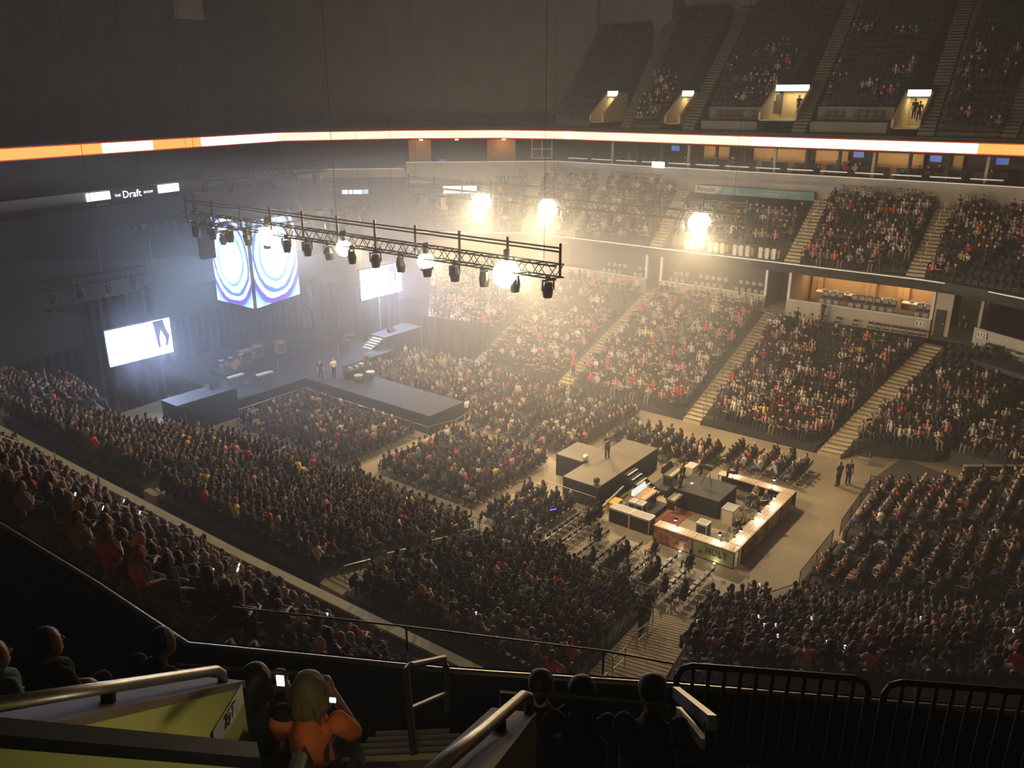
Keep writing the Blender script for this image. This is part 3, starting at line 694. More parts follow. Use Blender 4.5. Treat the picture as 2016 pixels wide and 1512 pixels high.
zone('side_floor_2', 48.2, 51.6, 14.0, 19.4, lambda x, y: 0.55, row=1.1, phrase='floor rows beside the mixing area')
zone('near_floor', 32.6, 37.2, 21.6, 27.2, lambda x, y: 0.92 if y > 23.6 else 0.25, row=1.0, phrase='near floor rows beside the platform steps')
zone('near_floor_2', 32.0, 35.8, 13.9, 20.8, lambda x, y: 0.5 if x < 34 else 0.22, row=1.05, phrase='near floor rows beside the banner tables')
BLOCKS['upper_suite'] = 'far upper suites'
for i in range(34):
    yy = 11 + rng.random() * 42; st_ = rng.random() < 0.4
    PEOPLE.append(dict(x=79.7 + rng.random() * 1.6, y=yy, z=16.1 if st_ else 16.45, yaw=PI / 2 + rng.normal(0, 0.5), key='upper_suite', row=0, place=i, k=34, seated=not st_))
for d in PEOPLE: dress(d)

# --- standing figures the photo shows one by one
def solo(x, y, z, yaw, pose, shirt, label, hair=0, pants=0, skin=1, long=0, sc=1.0, seated=False, cat='person', vs=1.0):
    d = dict(x=x, y=y, z=z, yaw=yaw, key='solo', row=0, place=0, k=1, seated=seated, pose=pose, shirt=shirt, hair=hair, pants=pants, skin=skin, long=long, sc=sc, label=label)
    d['vs'] = vs
    PEOPLE.append(d)
solo(42.0, 24.9, 1.5, 2.6, 'talk', 0, 'person in black clothes speaking alone on the centre platform')
solo(37.2, 35.9, 0, 1.2, 'stand', 9, 'person in red shirt standing in the cross aisle of the floor', skin=3)
solo(31.9, 37.4, 0, -1.2, 'stand', 0, 'person in dark clothes standing at the near floor rail, stage side', skin=3)
solo(31.5, 21.3, 0, -1.4, 'stand', 0, 'person in dark jacket standing inside the near rail beside empty chairs', skin=3)
solo(47.8, 21.1, 0, 0.4, 'stand', 7, 'person in cream top standing behind the mixing area beside seated rows', hair=2, long=1, pants=4)
solo(50.9, 12.3, 0, 2.4, 'stand', 1, 'person in grey top standing near the tunnel mouth, hands low', pants=1)
solo(50.2, 12.7, 0, -0.4, 'stand', 0, 'person in black standing near the tunnel mouth, facing away')
solo(28.2, 14.3, 1.45, -1.5, 'walk', 1, 'person in charcoal top walking down the bright stair, lowest of three', pants=1)
solo(27.2, 14.0, 1.83, -1.5, 'walk', 3, 'person in brown top walking down the bright stair, middle of three', hair=1, long=1)
solo(26.2, 13.6, 2.2, -1.5, 'walk', 0, 'person in black walking down the bright stair, highest of three')
solo(41.9, 51.2, 1.5, 2.9, 'stand', 6, 'person in white shirt standing at the equipment table on the stage', hair=1)
solo(41.0, 51.8, 1.5, 2.6, 'walk', 0, 'person in black walking across the stage beside the equipment table', sc=0.94)
solo(44.6, 50.2, 1.5, 1.5, 'stand', 0, 'person in black standing behind the equipment table on the thrust')
solo(31.7, 25.6, 0, 0.6, 'walk', 0, 'person in black walking on the lit floor at the near rail')
solo(32.1, 24.6, 0, 2.1, 'stand', 0, 'person in black standing with hands low on the lit floor')
solo(49.8, 38.1, 0, 1.6, 'walk', 7, 'person in pale top standing on the far cross aisle', hair=1)
solo(44.5, 39.0, 0, 0.0, 'stand', 6, 'person with white shirt front standing at the thrust corner rail', skin=1)
solo(15.25, 12.6, 5.5, -1.57, 'stand', 0, 'large dark figure standing at the gap of the pale ledge', sc=1.08)
solo(15.2, 10.9, 5.5, -1.3, 'stand', 0, 'dark figure sitting low against the pale ledge end', sc=0.8)
solo(41.7, 19.6, 0.3, 0.2, 'stand', 1, 'person in grey top bending over the lit mixing console', hair=1, pants=0)
solo(43.3, 20.2, 0.3, 0.5, 'stand', 0, 'operator in black beside the laptop desk, nearest the platform')
solo(44.3, 19.5, 0.3, 0.3, 'stand', 0, 'operator in black jacket at the rear of the mixing area')
solo(44.6, 17.3, 1.25, 0.3, 'lap', 1, 'camera operator seated on the black riser of the mixing area', seated=True)
solo(44.6, 15.9, 0.0, 1.0, 'fold', 11, 'person in olive top seated inside the table ring, far corner', seated=True, hair=2, long=1)
solo(44.4, 15.2, 0.0, 0.8, 'lap', 2, 'person in navy top seated inside the table ring beside lamp', seated=True, hair=1)
solo(41.2, 15.2, 0.0, 1.2, 'lean', 11, 'person in olive top leaning on the ring tables, middle', seated=True, hair=1)
solo(69.0, 20.6, 5.65, 1.2, 'walk', 1, 'person in grey walking past folding chairs under the lit suite', hair=0)
solo(70.9, 10.4, 5.65, 1.2, 'stand', 0, 'person in black standing beside the grey service door', skin=1)
solo(83.2, 29.6, 21.9, 1.4, 'stand', 1, 'figure standing in the doorway of the widest upper portal')
solo(82.6, 19.0, 21.6, 1.4, 'stand', 0, 'dark figure standing before the third upper portal')
solo(82.2, 18.5, 21.4, 1.7, 'stand', 0, 'second dark figure standing before the third upper portal')
solo(52.0, 53.0, 0.0, 1.3, 'stand', 7, 'person in pale shirt standing under the far side platform', hair=1)
solo(49.5, 45.0, 0.0, 1.6, 'stand', 0, 'person in black standing among far floor rows near the stage')
solo(55.9, 36.8, 0.9, 1.57, 'stand', 9, 'person in red standing at the foot of the far stair')
# ------------------------------------------------------------------ detailed figures (shared meshes, one object per person and garment)
def fuse(mb, name, material, voxel, extra=None):
    me = mb.mesh(name, material); o = bpy.data.objects.new(name, me); COL.objects.link(o)
    md = o.modifiers.new('r', 'REMESH'); md.mode = 'VOXEL'; md.voxel_size = voxel
    sm = o.modifiers.new('s', 'SMOOTH'); sm.factor = 0.5; sm.iterations = 2
    bpy.context.view_layer.update()
    out = bpy.data.meshes.new_from_object(o.evaluated_get(bpy.context.evaluated_depsgraph_get()))
    COL.objects.unlink(o); bpy.data.objects.remove(o)
    out.name = name
    if extra:
        bm = bmesh.new(); bm.from_mesh(out)
        ex = extra.mesh('x', 'eye_dark'); b0 = len(bm.faces); bm.from_mesh(ex)
        bm.faces.ensure_lookup_table()
        for f in bm.faces[b0:]: f.material_index = 1
        bm.to_mesh(out); bm.free(); bpy.data.meshes.remove(ex)
    out.materials.clear(); out.materials.append(MATS[material])
    if extra: out.materials.append(MATS['eye_dark'])
    out.polygons.foreach_set('use_smooth', [True] * len(out.polygons)); out.update()
    return out
def hi_figure(pose, fine=0.014):
    J = joints(pose); up = Vector((0, 0, 1)); sh = (J['shoL'] + J['shoR']) / 2
    body = MB(); shirt = MB(); trou = MB()
    tor = [J['pel'] - up * 0.10, J['pel'], J['wai'], J['che'], sh + up * 0.0, J['nek'] + up * 0.005]
    trs = [(0.13, 0.10), (0.165, 0.12), (0.145, 0.105), (0.175, 0.115), (0.165, 0.08), (0.055, 0.055)]
    body.tube(tor, [(a - 0.012, b - 0.012) for a, b in trs], 12)
    shirt.tube(tor[1:], [(a + 0.014, b + 0.014) for a, b in trs[1:]], 14)
    body.tube([J['nek'] - up * 0.04, J['hed'] - up * 0.06], [0.055, 0.052], 10)
    hr = head_rings(J['hed']); body.tube([a for a, b in hr], [b for a, b in hr], 12)
    h = J['hed']
    body.tube([h + Vector((0, 0.09, 0.015)), h + Vector((0, 0.118, -0.03)), h + Vector((0, 0.10, -0.045))], [0.010, 0.017, 0.014], 6)
    body.tube([h + Vector((0, 0.075, -0.085)), h + Vector((0, 0.10, -0.10))], [0.03, 0.018], 6)
    for s in (-1, 1): body.sphere(h + Vector((s * 0.08, -0.005, -0.01)), 0.026, 8, 6, sc=(0.45, 0.8, 1.2))
    for s in 'LR':
        sg = -1 if s == 'L' else 1
        S_, E_, W_ = J['sho' + s], J['elb' + s], J['wri' + s]
        body.sphere(S_, 0.055, 8, 6)
        body.tube([S_, lerp(S_, E_, 0.5), E_, lerp(E_, W_, 0.35), W_], [0.052, 0.05, 0.042, 0.043, 0.029], 10)
        shirt.sphere(S_, 0.078, 10, 7)
        shirt.tube([S_, lerp(S_, E_, 0.85)], [0.075, 0.066], 10)
        d = (Vector(W_) - Vector(E_)).normalized(); side = d.cross(up)
        side = side.normalized() if side.length > 0.1 else Vector((1, 0, 0)); dn = side.cross(d)
        palm = W_ + d * 0.05
        body.tube([W_, palm, W_ + d * 0.088], [(0.026, 0.02), (0.042, 0.02), (0.04, 0.017)], 8)
        for q, ln in zip((-1.5, -0.5, 0.5, 1.5), (0.062, 0.074, 0.070, 0.052)):
            b0 = W_ + d * 0.08 + side * q * 0.020
            body.tube([b0, b0 + d * ln * 0.55 - dn * 0.008, b0 + d * ln * 0.9 - dn * 0.03], [0.0105, 0.0100, 0.0085], 6)
        b0 = W_ + d * 0.03 - side * sg * 0.03
        body.tube([b0, b0 + d * 0.035 - side * sg * 0.03, b0 + d * 0.07 - side * sg * 0.032], [0.013, 0.0115, 0.0095], 6)
        Hp, K_, A_, T_ = J['hip' + s], J['kne' + s], J['ank' + s], J['toe' + s]
        body.tube([Hp, K_, lerp(K_, A_, 0.4), A_], [0.085, 0.055, 0.052, 0.034], 10)
        body.tube([A_ - up * 0.03, T_], [(0.034, 0.04), (0.036, 0.022)], 8)
        trou.sphere(K_, 0.072, 10, 7)
        trou.tube([Hp, lerp(Hp, K_, 0.5), K_], [0.112, 0.095, 0.072], 10)
        trou.tube([K_, lerp(K_, A_, 0.4), A_ + up * 0.01], [0.072, 0.070, 0.056], 10)
        trou.tube([A_ - (T_ - A_) * 0.3 - up * 0.02, lerp(A_, T_, 0.4), T_], [(0.045, 0.045), (0.05, 0.045), (0.046, 0.03)], 8)
    trou.tube([J['pel'] - up * 0.12, J['pel'] + up * 0.03, lerp(J['pel'], J['wai'], 0.7)], [(0.14, 0.11), (0.178, 0.135), (0.16, 0.118)], 14)
    eyes = MB()
    for s in (-1, 1): eyes.sphere(h + Vector((s * 0.032, 0.089, 0.012)), 0.011, 8, 6)
    eyes.tube([h + Vector((-0.022, 0.088, -0.068)), h + Vector((0, 0.093, -0.07)), h + Vector((0.022, 0.088, -0.068))], 0.005, 5)
    hs = MB(); hs.sphere(h + Vector((0, -0.018, 0.035)), 0.1, 14, 10, sc=(0.90, 1.05, 1.06))
    hs.tube([h + Vector((0, -0.07, 0.02)), h + Vector((0, -0.06, -0.09))], [(0.07, 0.05), (0.05, 0.035)], 10)
    hl = MB(); hl.sphere(h + Vector((0, -0.018, 0.035)), 0.1, 14, 10, sc=(0.95, 1.08, 1.08))
    hl.tube([h + Vector((0, -0.06, 0.05)), h + Vector((0, -0.075, -0.10)), h + Vector((0, -0.10, -0.22)), h + Vector((0, -0.10, -0.30))], [(0.085, 0.06), (0.115, 0.055), (0.11, 0.045), (0.07, 0.025)], 12)
    for s in (-1, 1): hl.tube([h + Vector((s * 0.08, 0.0, 0.03)), h + Vector((s * 0.095, -0.01, -0.08)), h + Vector((s * 0.10, -0.02, -0.2))], [0.022, 0.03, 0.016], 8)
    return dict(body=fuse(body, 'person', 'skin_tint', fine, eyes), shirt=fuse(shirt, 'shirt', 'cloth_tint', 0.02), trousers=fuse(trou, 'trousers', 'cloth_tint', 0.02),
                hair0=fuse(hs, 'hair', 'hair_tint', 0.018), hair1=fuse(hl, 'hair', 'hair_tint', 0.018))
HI = {}
def person(d, label, group=None):
    if d['pose'] not in HI: HI[d['pose']] = hi_figure(d['pose'])
    H_ = HI[d['pose']]
    sk = SKINS[d['skin']]; sh = tuple(min(1, c * d['vs']) for c in SHIRTS[d['shirt']][1])
    o = inst('person', H_['body'], None, (d['x'], d['y'], d['z']), d['yaw'], sk)
    o.scale = (d['sc'],) * 3
    inst('shirt', H_['shirt'], o, color=tuple(c * 1.25 for c in sh)); inst('trousers', H_['trousers'], o, color=PANTS[d['pants']])
    inst('hair', H_['hair%d' % d['long']], o, color=HAIRS[d['hair']][1])
    tag(o, label, 'person', group)
    return o
def wall_line(px): return 1020 + px * 0.637 if px < 380 else 1262 + (px - 380) * 0.0813
def visible_px(x, y, z):
    q = project((x, y, z + 0.9))
    return q if q and 0 < q[0] < 2016 and 0 < q[1] < 1512 and q[1] < wall_line(q[0]) + 6 else None
CLUBNAME = {'near_club_1': 'corner block', 'near_club_2': 'second block', 'near_club_3': 'middle block', 'near_club_4': 'fourth block', 'near_club_5': 'stage-end block'}
def place_words(key, row, place):
    if key in CLUBNAME: return '%s row above pale ledge, %s place, %s' % (nth(row), nth(place), CLUBNAME[key])
    return '%s row, %s place, %s' % (nth(row), nth(place), BLOCKS[key])
def clip_words(s, n=16): return ' '.join(s.split()[:n])
cand = []
for i, d in enumerate(PEOPLE):
    if d['key'] == 'solo': cand.append((0, i)); continue
    q = visible_px(d['x'], d['y'], d['z'])
    if q: cand.append((q[2], i))
cand.sort()
SINGLE = set(i for _, i in cand[:288])
for i in sorted(SINGLE):
    d = PEOPLE[i]
    if d['key'] == 'solo': lab = d['label']; grp = None
    else:
        lab = clip_words('person in %s, %s hair, %s' % (SHIRTS[d['shirt']][0], HAIRS[d['hair']][0], place_words(d['key'], d['row'], d['place'])))
        grp = 'audience seated behind the pale ledge'
    d['obj'] = person(d, lab, grp)
# the remaining audience: one object
V, T, C = [], [], []; off = 0
for i, d in enumerate(PEOPLE):
    if i in SINGLE or not in_view((d['x'], d['y'], d['z'] + 0.8)): continue
    v, t, g = LOW[(d['pose'], d['long'])]
    c, s = math.cos(d['yaw']), math.sin(d['yaw'])
    w = v * d['sc']
    V.append(np.c_[w[:, 0] * c - w[:, 1] * s + d['x'], w[:, 0] * s + w[:, 1] * c + d['y'], w[:, 2] + d['z']])
    T.append(t + off); off += len(v)
    pal = np.array([tuple(k * d['vs'] for k in SHIRTS[d['shirt']][1]), SKINS[d['skin']], HAIRS[d['hair']][1], PANTS[d['pants']], tuple(k * d['vs'] for k in SHIRTS[d['shirt']][1]) if d.get('sleeve') else SKINS[d['skin']]])
    C.append(pal[g])
def tri_mesh(name, V, T, C, m):
    V = np.concatenate(V).astype(np.float32); T = np.concatenate(T).astype(np.int32)
    me = bpy.data.meshes.new(name); me.vertices.add(len(V)); me.vertices.foreach_set('co', V.ravel())
    me.loops.add(T.size); me.loops.foreach_set('vertex_index', T.ravel())
    me.polygons.add(len(T)); me.polygons.foreach_set('loop_start', np.arange(0, T.size, 3, dtype=np.int32)); me.polygons.foreach_set('loop_total', np.full(len(T), 3, dtype=np.int32))
    me.update(calc_edges=True)
    if C is not None:
        C = np.concatenate(C); a = me.attributes.new('tint', 'FLOAT_COLOR', 'FACE')
        a.data.foreach_set('color', np.c_[C, np.ones(len(C))].astype(np.float32).ravel())
    me.materials.append(MATS[m]); me.validate()
    o = bpy.data.objects.new(name, me); COL.objects.link(o); return o
cr = tri_mesh('crowd', V, T, C, 'crowd_tint')
tag(cr, 'audience of thousands filling the bowl and the floor rows', 'crowd', kind='stuff')
print('PEOPLE', len(PEOPLE), 'crowd tris', len(cr.data.polygons))

# ------------------------------------------------------------------ seats
sb = MB()
sb.tube([(0, -0.20, 0.40), (0, -0.24, 0.62), (0, -0.30, 0.86)], [(0.235, 0.03), (0.24, 0.035), (0.20, 0.022)], 6)
sb.box(-0.22, 0.22, -0.19, -0.06, 0.40, 0.66)
sb.box(-0.03, 0.03, -0.2, -0.12, 0.0, 0.42)
seat_me = sb.mesh('arena_seat', 'seat_black')
sv = np.array(sb.v); st_ = []
for f in sb.f:
    for j in range(1, len(f) - 1): st_.append((f[0], f[j], f[j + 1]))
st_ = np.array(st_)
cs = []
for i, s in enumerate(SEATS):
    q = visible_px(s[0], s[1], s[2] - 0.3)
    if q and not s[7]: cs.append((q[2], i))
cs.sort(); ONE = set(i for _, i in cs[:280])
V, T, off = [], [], 0
for i, (x, y, z, yw, key, r, pl, taken, k, kd) in enumerate(SEATS):
    if i in ONE:
        o = inst('arena_seat', seat_me, None, (x, y, z), yw)
        tag(o, clip_words('empty black tip-up seat, ' + place_words(key, r, pl)), 'seat', 'empty tip-up seats of the near tiers')
        continue
    c, s = math.cos(yw), math.sin(yw)
    V.append(np.c_[sv[:, 0] * c - sv[:, 1] * s + x, sv[:, 0] * s + sv[:, 1] * c + y, sv[:, 2] + z]); T.append(st_ + off); off += len(sv)
ss = tri_mesh('seat_rows', V, T, None, 'seat_black')
tag(ss, 'rows of black tip-up seats across the tiers', 'seating', kind='stuff')
# folding chairs on the floor
ch = dict(seat=MB().box(-0.2, 0.2, -0.18, 0.2, 0.43, 0.46).mesh('seat', 'chair_black'),
          back=MB().tube([(-0.2, -0.22, 0.72), (0, -0.25, 0.73), (0.2, -0.22, 0.72)], [(0.012, 0.09), (0.012, 0.1), (0.012, 0.09)], 6).mesh('backrest', 'chair_black'))
fr = MB()
for sx in (-0.21, 0.21):
    fr.tube([(sx, -0.24, 0.84), (sx, -0.19, 0.45), (sx, 0.22, 0.0)], 0.012, 5)
    fr.tube([(sx, 0.14, 0.44), (sx, -0.26, 0.0)], 0.012, 5)
fr.tube([(-0.21, -0.24, 0.83), (0.21, -0.24, 0.83)], 0.012, 5); fr.tube([(-0.21, 0.16, 0.06), (0.21, 0.16, 0.06)], 0.010, 5); fr.tube([(-0.21, -0.2, 0.07), (0.21, -0.2, 0.07)], 0.010, 5)
ch['frame'] = fr.mesh('frame', 'black_metal')
def folding_chair(x, y, z, yw, label, group):
    o = inst('folding_chair', ch['frame'], None, (x, y, z), yw)
    inst('seat', ch['seat'], o); inst('backrest', ch['back'], o)
    return tag(o, label, 'chair', group)
order = sorted(range(len(CHAIRS)), key=lambda i: (project((CHAIRS[i][0], CHAIRS[i][1], 0.5)) or (0, 0, 1e9))[2])
ONEC = set(order[:170])
cv = []; ct = []; o2 = 0
for me_ in ch.values():
    co = np.empty(len(me_.vertices) * 3); me_.vertices.foreach_get('co', co); co = co.reshape(-1, 3); cv.append(co)
    me_.calc_loop_triangles(); tt = np.empty(len(me_.loop_triangles) * 3, dtype=np.int32); me_.loop_triangles.foreach_get('vertices', tt)
    ct.append(tt.reshape(-1, 3) + o2); o2 += len(co)
cv = np.concatenate(cv); ct = np.concatenate(ct)
V, T, off = [], [], 0
for i, (x, y, z, yw, key, r, pl, taken) in enumerate(CHAIRS):
    if i in ONEC:
        folding_chair(x, y, z, yw, clip_words('%s folding chair, %s row, %s place, %s' % ('occupied black' if taken else 'empty black', nth(r), nth(pl), BLOCKS[key])), 'folding chairs on the arena floor')
        continue
    c, s = math.cos(yw), math.sin(yw)
    V.append(np.c_[cv[:, 0] * c - cv[:, 1] * s + x, cv[:, 0] * s + cv[:, 1] * c + y, cv[:, 2] + z]); T.append(ct + off); off += len(cv)
sc_ = tri_mesh('chair_rows', V, T, None, 'chair_black')
tag(sc_, 'rows of folding chairs under the floor audience', 'seating', kind='stuff')
# phones that glow in hands
ph_me = MB().box(-0.032, 0.032, -0.005, 0.005, -0.055, 0.055).mesh('phone', 'phone_glow')
nph = 0
for i, d in enumerate(PEOPLE):
    if d['pose'] != 'phone' or d['key'] == 'solo' or rng.random() > (0.42 if i in SINGLE else 0.07): continue
    if nph > 70: break
    q = visible_px(d['x'], d['y'], d['z'])
    if not q: continue
    f = d['sc']; lx, ly, lz = 0.0, 0.46 * f, 0.93 * f
    c, s = math.cos(d['yaw']), math.sin(d['yaw'])
    o = inst('phone', ph_me, None, (d['x'] + lx * c - ly * s, d['y'] + lx * s + ly * c, d['z'] + lz), d['yaw'])
    o.rotation_euler = (-0.5, 0, d['yaw']); nph += 1
    tag(o, clip_words('glowing phone held in the ' + place_words(d['key'], d['row'], d['place'])), 'phone', 'glowing phones in the audience')
def glow(p, q, m, label):
    o = MB().tube([p, q], 0.022, 6).build('glow_stick', m); tag(o, label, 'glow stick')
# ------------------------------------------------------------------ stage
def deckbox(name, poly, z, label, top='stage_top', skirt='black_drape', cat='stage', seams=None):
    o = MB().prism(poly, 0.02, z - 0.06).build(name, skirt)
    tag(o, label, cat)
    if seams is None: MB().prism(poly, z - 0.06, z).build('deck_panel', top, o)
    else:
        for (x0, x1, y0, y1) in seams: MB().box(x0 + 0.008, x1 - 0.008, y0 + 0.008, y1 - 0.008, z - 0.06, z).build('deck_panel', top, o)
    return o
def grid(x0, x1, y0, y1, nx, ny): return [(x0 + (x1 - x0) * i / nx, x0 + (x1 - x0) * (i + 1) / nx, y0 + (y1 - y0) * j / ny, y0 + (y1 - y0) * (j + 1) / ny) for i in range(nx) for j in range(ny)]
deckbox('main_stage', [(34.05, 53.0), (50.6, 53.0), (50.6, 66), (34.05, 66)], 1.5, 'wide black main stage below the hanging screens', seams=grid(34.05, 50.6, 53.0, 66, 7, 5))
deckbox('thrust_stage', [(40.4, 39.0), (44.2, 39.0), (44.2, 52.98), (40.4, 52.98)], 1.5, 'long thrust stage running out into the floor audience', seams=grid(40.4, 44.2, 39.0, 52.98, 2, 6))
pl = deckbox('side_platform', [(29.0, 53.2), (34.0, 53.2), (33.8, 55.3), (29.0, 55.3)], 2.4, 'raised side platform under the brighter video screen')
pr = deckbox('side_platform', [(50.7, 54.4), (55.6, 54.4), (55.8, 56.8), (50.7, 56.3)], 2.4, 'raised side platform with steps on the far stage side')
for k in range(5):
    MB().box(49.2 + 0.3 * k, 49.5 + 0.3 * k, 54.6, 55.8, 1.5 + 0.15 * k, 1.62 + 0.16 * k).build('step', 'alu', pr)
for side, o in ((29.0, pl), (55.7, pr)):
    x = 33.0 if o is pl else 52.6; y = 54.4 if o is pl else 55.4
    w = MB(); w.add([(x - 0.35, y - 0.25, 2.42), (x + 0.35, y - 0.25, 2.42), (x + 0.35, y + 0.25, 2.42), (x - 0.35, y + 0.25, 2.42), (x - 0.35, y + 0.2, 2.8), (x + 0.35, y + 0.2, 2.8), (x + 0.33, y - 0.18, 2.52), (x - 0.33, y - 0.18, 2.52)],
                    [(0, 1, 2, 3), (4, 7, 6, 5), (0, 7, 6, 1), (1, 6, 5, 2), (2, 5, 4, 3), (3, 4, 7, 0)])
    w = w.build('monitor_wedge', 'black_metal'); tag(w, 'black floor monitor on the %s side platform' % ('near' if o is pl else 'far'), 'speaker')
# stage rope lines of low barricade around the near pit
def rail(name, pts, label, h=1.05, step=None, r=0.022, post=2.2, m='black_metal', z=None, mid=True, cat='railing', group=None):
    """pts: (x, y, z) base points"""
    P = [Vector(p) for p in pts]; up = Vector((0, 0, h))
    o = MB().tube([p + up for p in P], r, 6).build(name, m)
    tag(o, label, cat, group)
    if mid: MB().tube([p + Vector((0, 0, 0.12)) for p in P], r * 0.8, 6).build('bottom_rail', m, o)
    bal = MB()
    for a, b in zip(P, P[1:]):
        ln = (b - a).length; n = max(1, round(ln / post))
        for i in range(n + 1):
            p = a.lerp(b, i / n); MB().tube([p, p + up], r, 6).build('post', m, o)
        if step:
            k = int(ln / step)
            for i in range(1, k):
                p = a.lerp(b, i / k); bal.tube([p + Vector((0, 0, 0.12)), p + up], 0.011, 4)
    if bal.v: tag(bal.build('balusters', m, o), kind='stuff')
    return o
rail('barricade', [(33.4, 52.3, 0), (39.7, 52.4, 0), (39.7, 38.6, 0), (42.0, 37.9, 0), (44.6, 38.3, 0)], 'grey barricade rail around the thrust stage foot', h=1.0, m='steel', post=1.4, mid=False)
# equipment table on the thrust
t = tag(MB().box(42.2, 44.2, 49.6, 50.5, 2.25, 2.32).build('equipment_table', 'stage_cloth'), 'black cloth table crowded with gear on the thrust', 'table')
MB().box(42.25, 44.15, 49.65, 50.45, 1.52, 2.25).build('table_skirt', 'black_drape', t)
for i in range(6):
    x = 42.4 + 0.3 * i
    g = MB().box(x - 0.11, x + 0.11, 49.85, 50.25, 2.33, 2.42 + 0.04 * (i % 3)); g.tube([(x, 50.0, 2.4), (x, 50.05, 2.55)], 0.03, 6)
    tag(g.build('mixer_unit', 'alu' if i % 2 else 'black_metal'), '%s gear box on the black cloth table' % nth(i), 'mixer', 'gear on the equipment table')
for i, (x, y) in enumerate(((42.6, 49.0), (43.8, 48.9))):
    dk = MB().tube([(x, y, 1.52), (x, y, 2.0)], [0.34, 0.36], 16).build('floor_drum', 'stage_cloth', smooth=True)
    MB().tube([(x, y, 2.0), (x, y, 2.03)], [0.37, 0.37], 16).build('drum_head', 'seat_grey', dk)
    tag(dk, '%s pale drum standing before the equipment table' % ('left' if i == 0 else 'right'), 'drum')
# drum kit and backline near the stage rear
kx, ky = 37.6, 59.2
rs = tag(MB().box(kx - 1.3, kx + 1.3, ky - 1.1, ky + 1.1, 1.52, 1.8).build('drum_riser', 'stage_cloth'), 'low black riser under the drum kit', 'riser')
for i, (dx, dy, r, z0, z1, nm) in enumerate(((0, -0.35, 0.28, 1.84, 2.36, 'bass'), (-0.4, 0.0, 0.2, 2.2, 2.45, 'high tom'), (0.4, 0.0, 0.2, 2.2, 2.45, 'middle tom'), (0.75, 0.35, 0.24, 1.82, 2.3, 'floor tom'), (-0.7, 0.35, 0.2, 2.1, 2.25, 'snare'))):
    k = MB()
    if nm == 'bass': k.tube([(kx, ky - 0.55, 2.1), (kx, ky - 0.1, 2.1)], 0.28, 14)
    else:
        k.tube([(kx + dx, ky + dy, z0), (kx + dx, ky + dy, z1)], r, 14); k.tube([(kx + dx, ky + dy, 1.8), (kx + dx, ky + dy, z0)], 0.02, 5)
    tag(k.build('drum', 'amp_tan', smooth=False), '%s drum of the kit at the stage rear' % nm, 'drum', 'drum kit')
for i, (dx, dy, z) in enumerate(((-0.95, -0.1, 2.8), (0.9, -0.2, 2.9), (0.2, 0.3, 2.7))):
    k = MB().tube([(kx + dx, ky + dy, 1.8), (kx + dx, ky + dy, z)], 0.015, 5); k.tube([(kx + dx, ky + dy, z), (kx + dx, ky + dy, z + 0.03)], [0.24, 0.03], 14)
    tag(k.build('cymbal', 'alu'), '%s cymbal of the drum kit' % ('near-side', 'far-side', 'rear')[i], 'cymbal', 'drum kit')
for i, (x, y, w) in enumerate(((40.0, 60.8, 1.2), (41.6, 61.2, 1.0), (43.6, 60.6, 0.8))):
    a = tag(MB().box(x - w / 2, x + w / 2, y - 0.3, y + 0.3, 1.52, 2.6).build('amplifier', 'amp_tan'), 'tan %s amplifier behind the drum kit' % ('widest', 'middle', 'smallest')[i], 'amplifier')
    MB().box(x - w / 2 + 0.06, x + w / 2 - 0.06, y - 0.33, y - 0.3, 1.6, 2.4).build('grille', 'stage_cloth', a)
for i, (x, y) in enumerate(((35.6, 55.6), (37.4, 54.3), (47.6, 56.2), (49.2, 57.4), (46.2, 58.5))):
    k = MB().box(x - 0.7, x + 0.7, y - 0.22, y + 0.22, 2.4, 2.5); k = k.build('keyboard', 'seat_grey' if i < 2 else 'black_metal')
    for s in (-0.5, 0.5):
        MB().beam((x + s - 0.3, y, 1.52), (x + s + 0.1, y, 2.42), 0.03, 0.03).build('stand_leg', 'black_metal', k)
        MB().beam((x + s + 0.1, y + 0.04, 1.52), (x + s - 0.3, y + 0.04, 2.42), 0.03, 0.03).build('stand_leg', 'black_metal', k)
    tag(k, '%s keyboard on a crossed stand, main stage' % nth(i), 'keyboard', 'stage keyboards')
for i, (x, y) in enumerate(((45.0, 54.2), (39.0, 54.6), (48.4, 54.0))):
    k = MB().tube([(x, y, 1.54), (x, y, 3.0), (x - 0.1, y - 0.25, 3.15)], 0.014, 6).build('microphone_stand', 'alu')
    MB().tube([(x, y, 1.52), (x, y, 1.55)], 0.16, 12).build('base', 'black_metal', k); MB().sphere((x - 0.1, y - 0.28, 3.16), 0.035, 8, 6).build('microphone', 'black_metal', k)
    tag(k, '%s microphone stand at the stage front' % ('middle', 'near-side', 'far-side')[i], 'microphone', 'microphone stands')
# backdrop, side drapes
def drape(name, pts, z0, z1, label, depth=0.12, m='black_drape'):
    P = []
    for a, b in zip(pts, pts[1:]):
        n = max(2, int(math.dist(a, b) / 0.35)); nx, ny = (b[1] - a[1]) / math.dist(a, b), -(b[0] - a[0]) / math.dist(a, b)
        for i in range(n):
            q = lerp(a, b, i / n); s = depth * (1 if i % 2 else -1) * 0.5
            P.append((q[0] + nx * s, q[1] + ny * s))
    P.append(pts[-1])
    return tag(MB().wall(P, z0, z1, 0.04).build(name, m), label, 'drape')
drape('backdrop_drape', [(33, 66.5), (52, 66.5)], 0.0, 13.5, 'tall black backdrop drape across the stage rear')
drape('side_drape', [(22.5, 61.0), (33.0, 61.6), (33.0, 66.4)], 0.0, 9.2, 'black drape closing the near stage wing')
drape('side_drape', [(52.0, 66.4), (52.5, 61.4), (58.4, 60.2)], 0.0, 6.0, 'black drape closing the far stage wing')
drape('corner_drape', [(55.2, 54.0), (55.8, 50.0), (57.0, 46.9)], 0.0, 3.7, 'black drape covering the lower seats of the far corner')
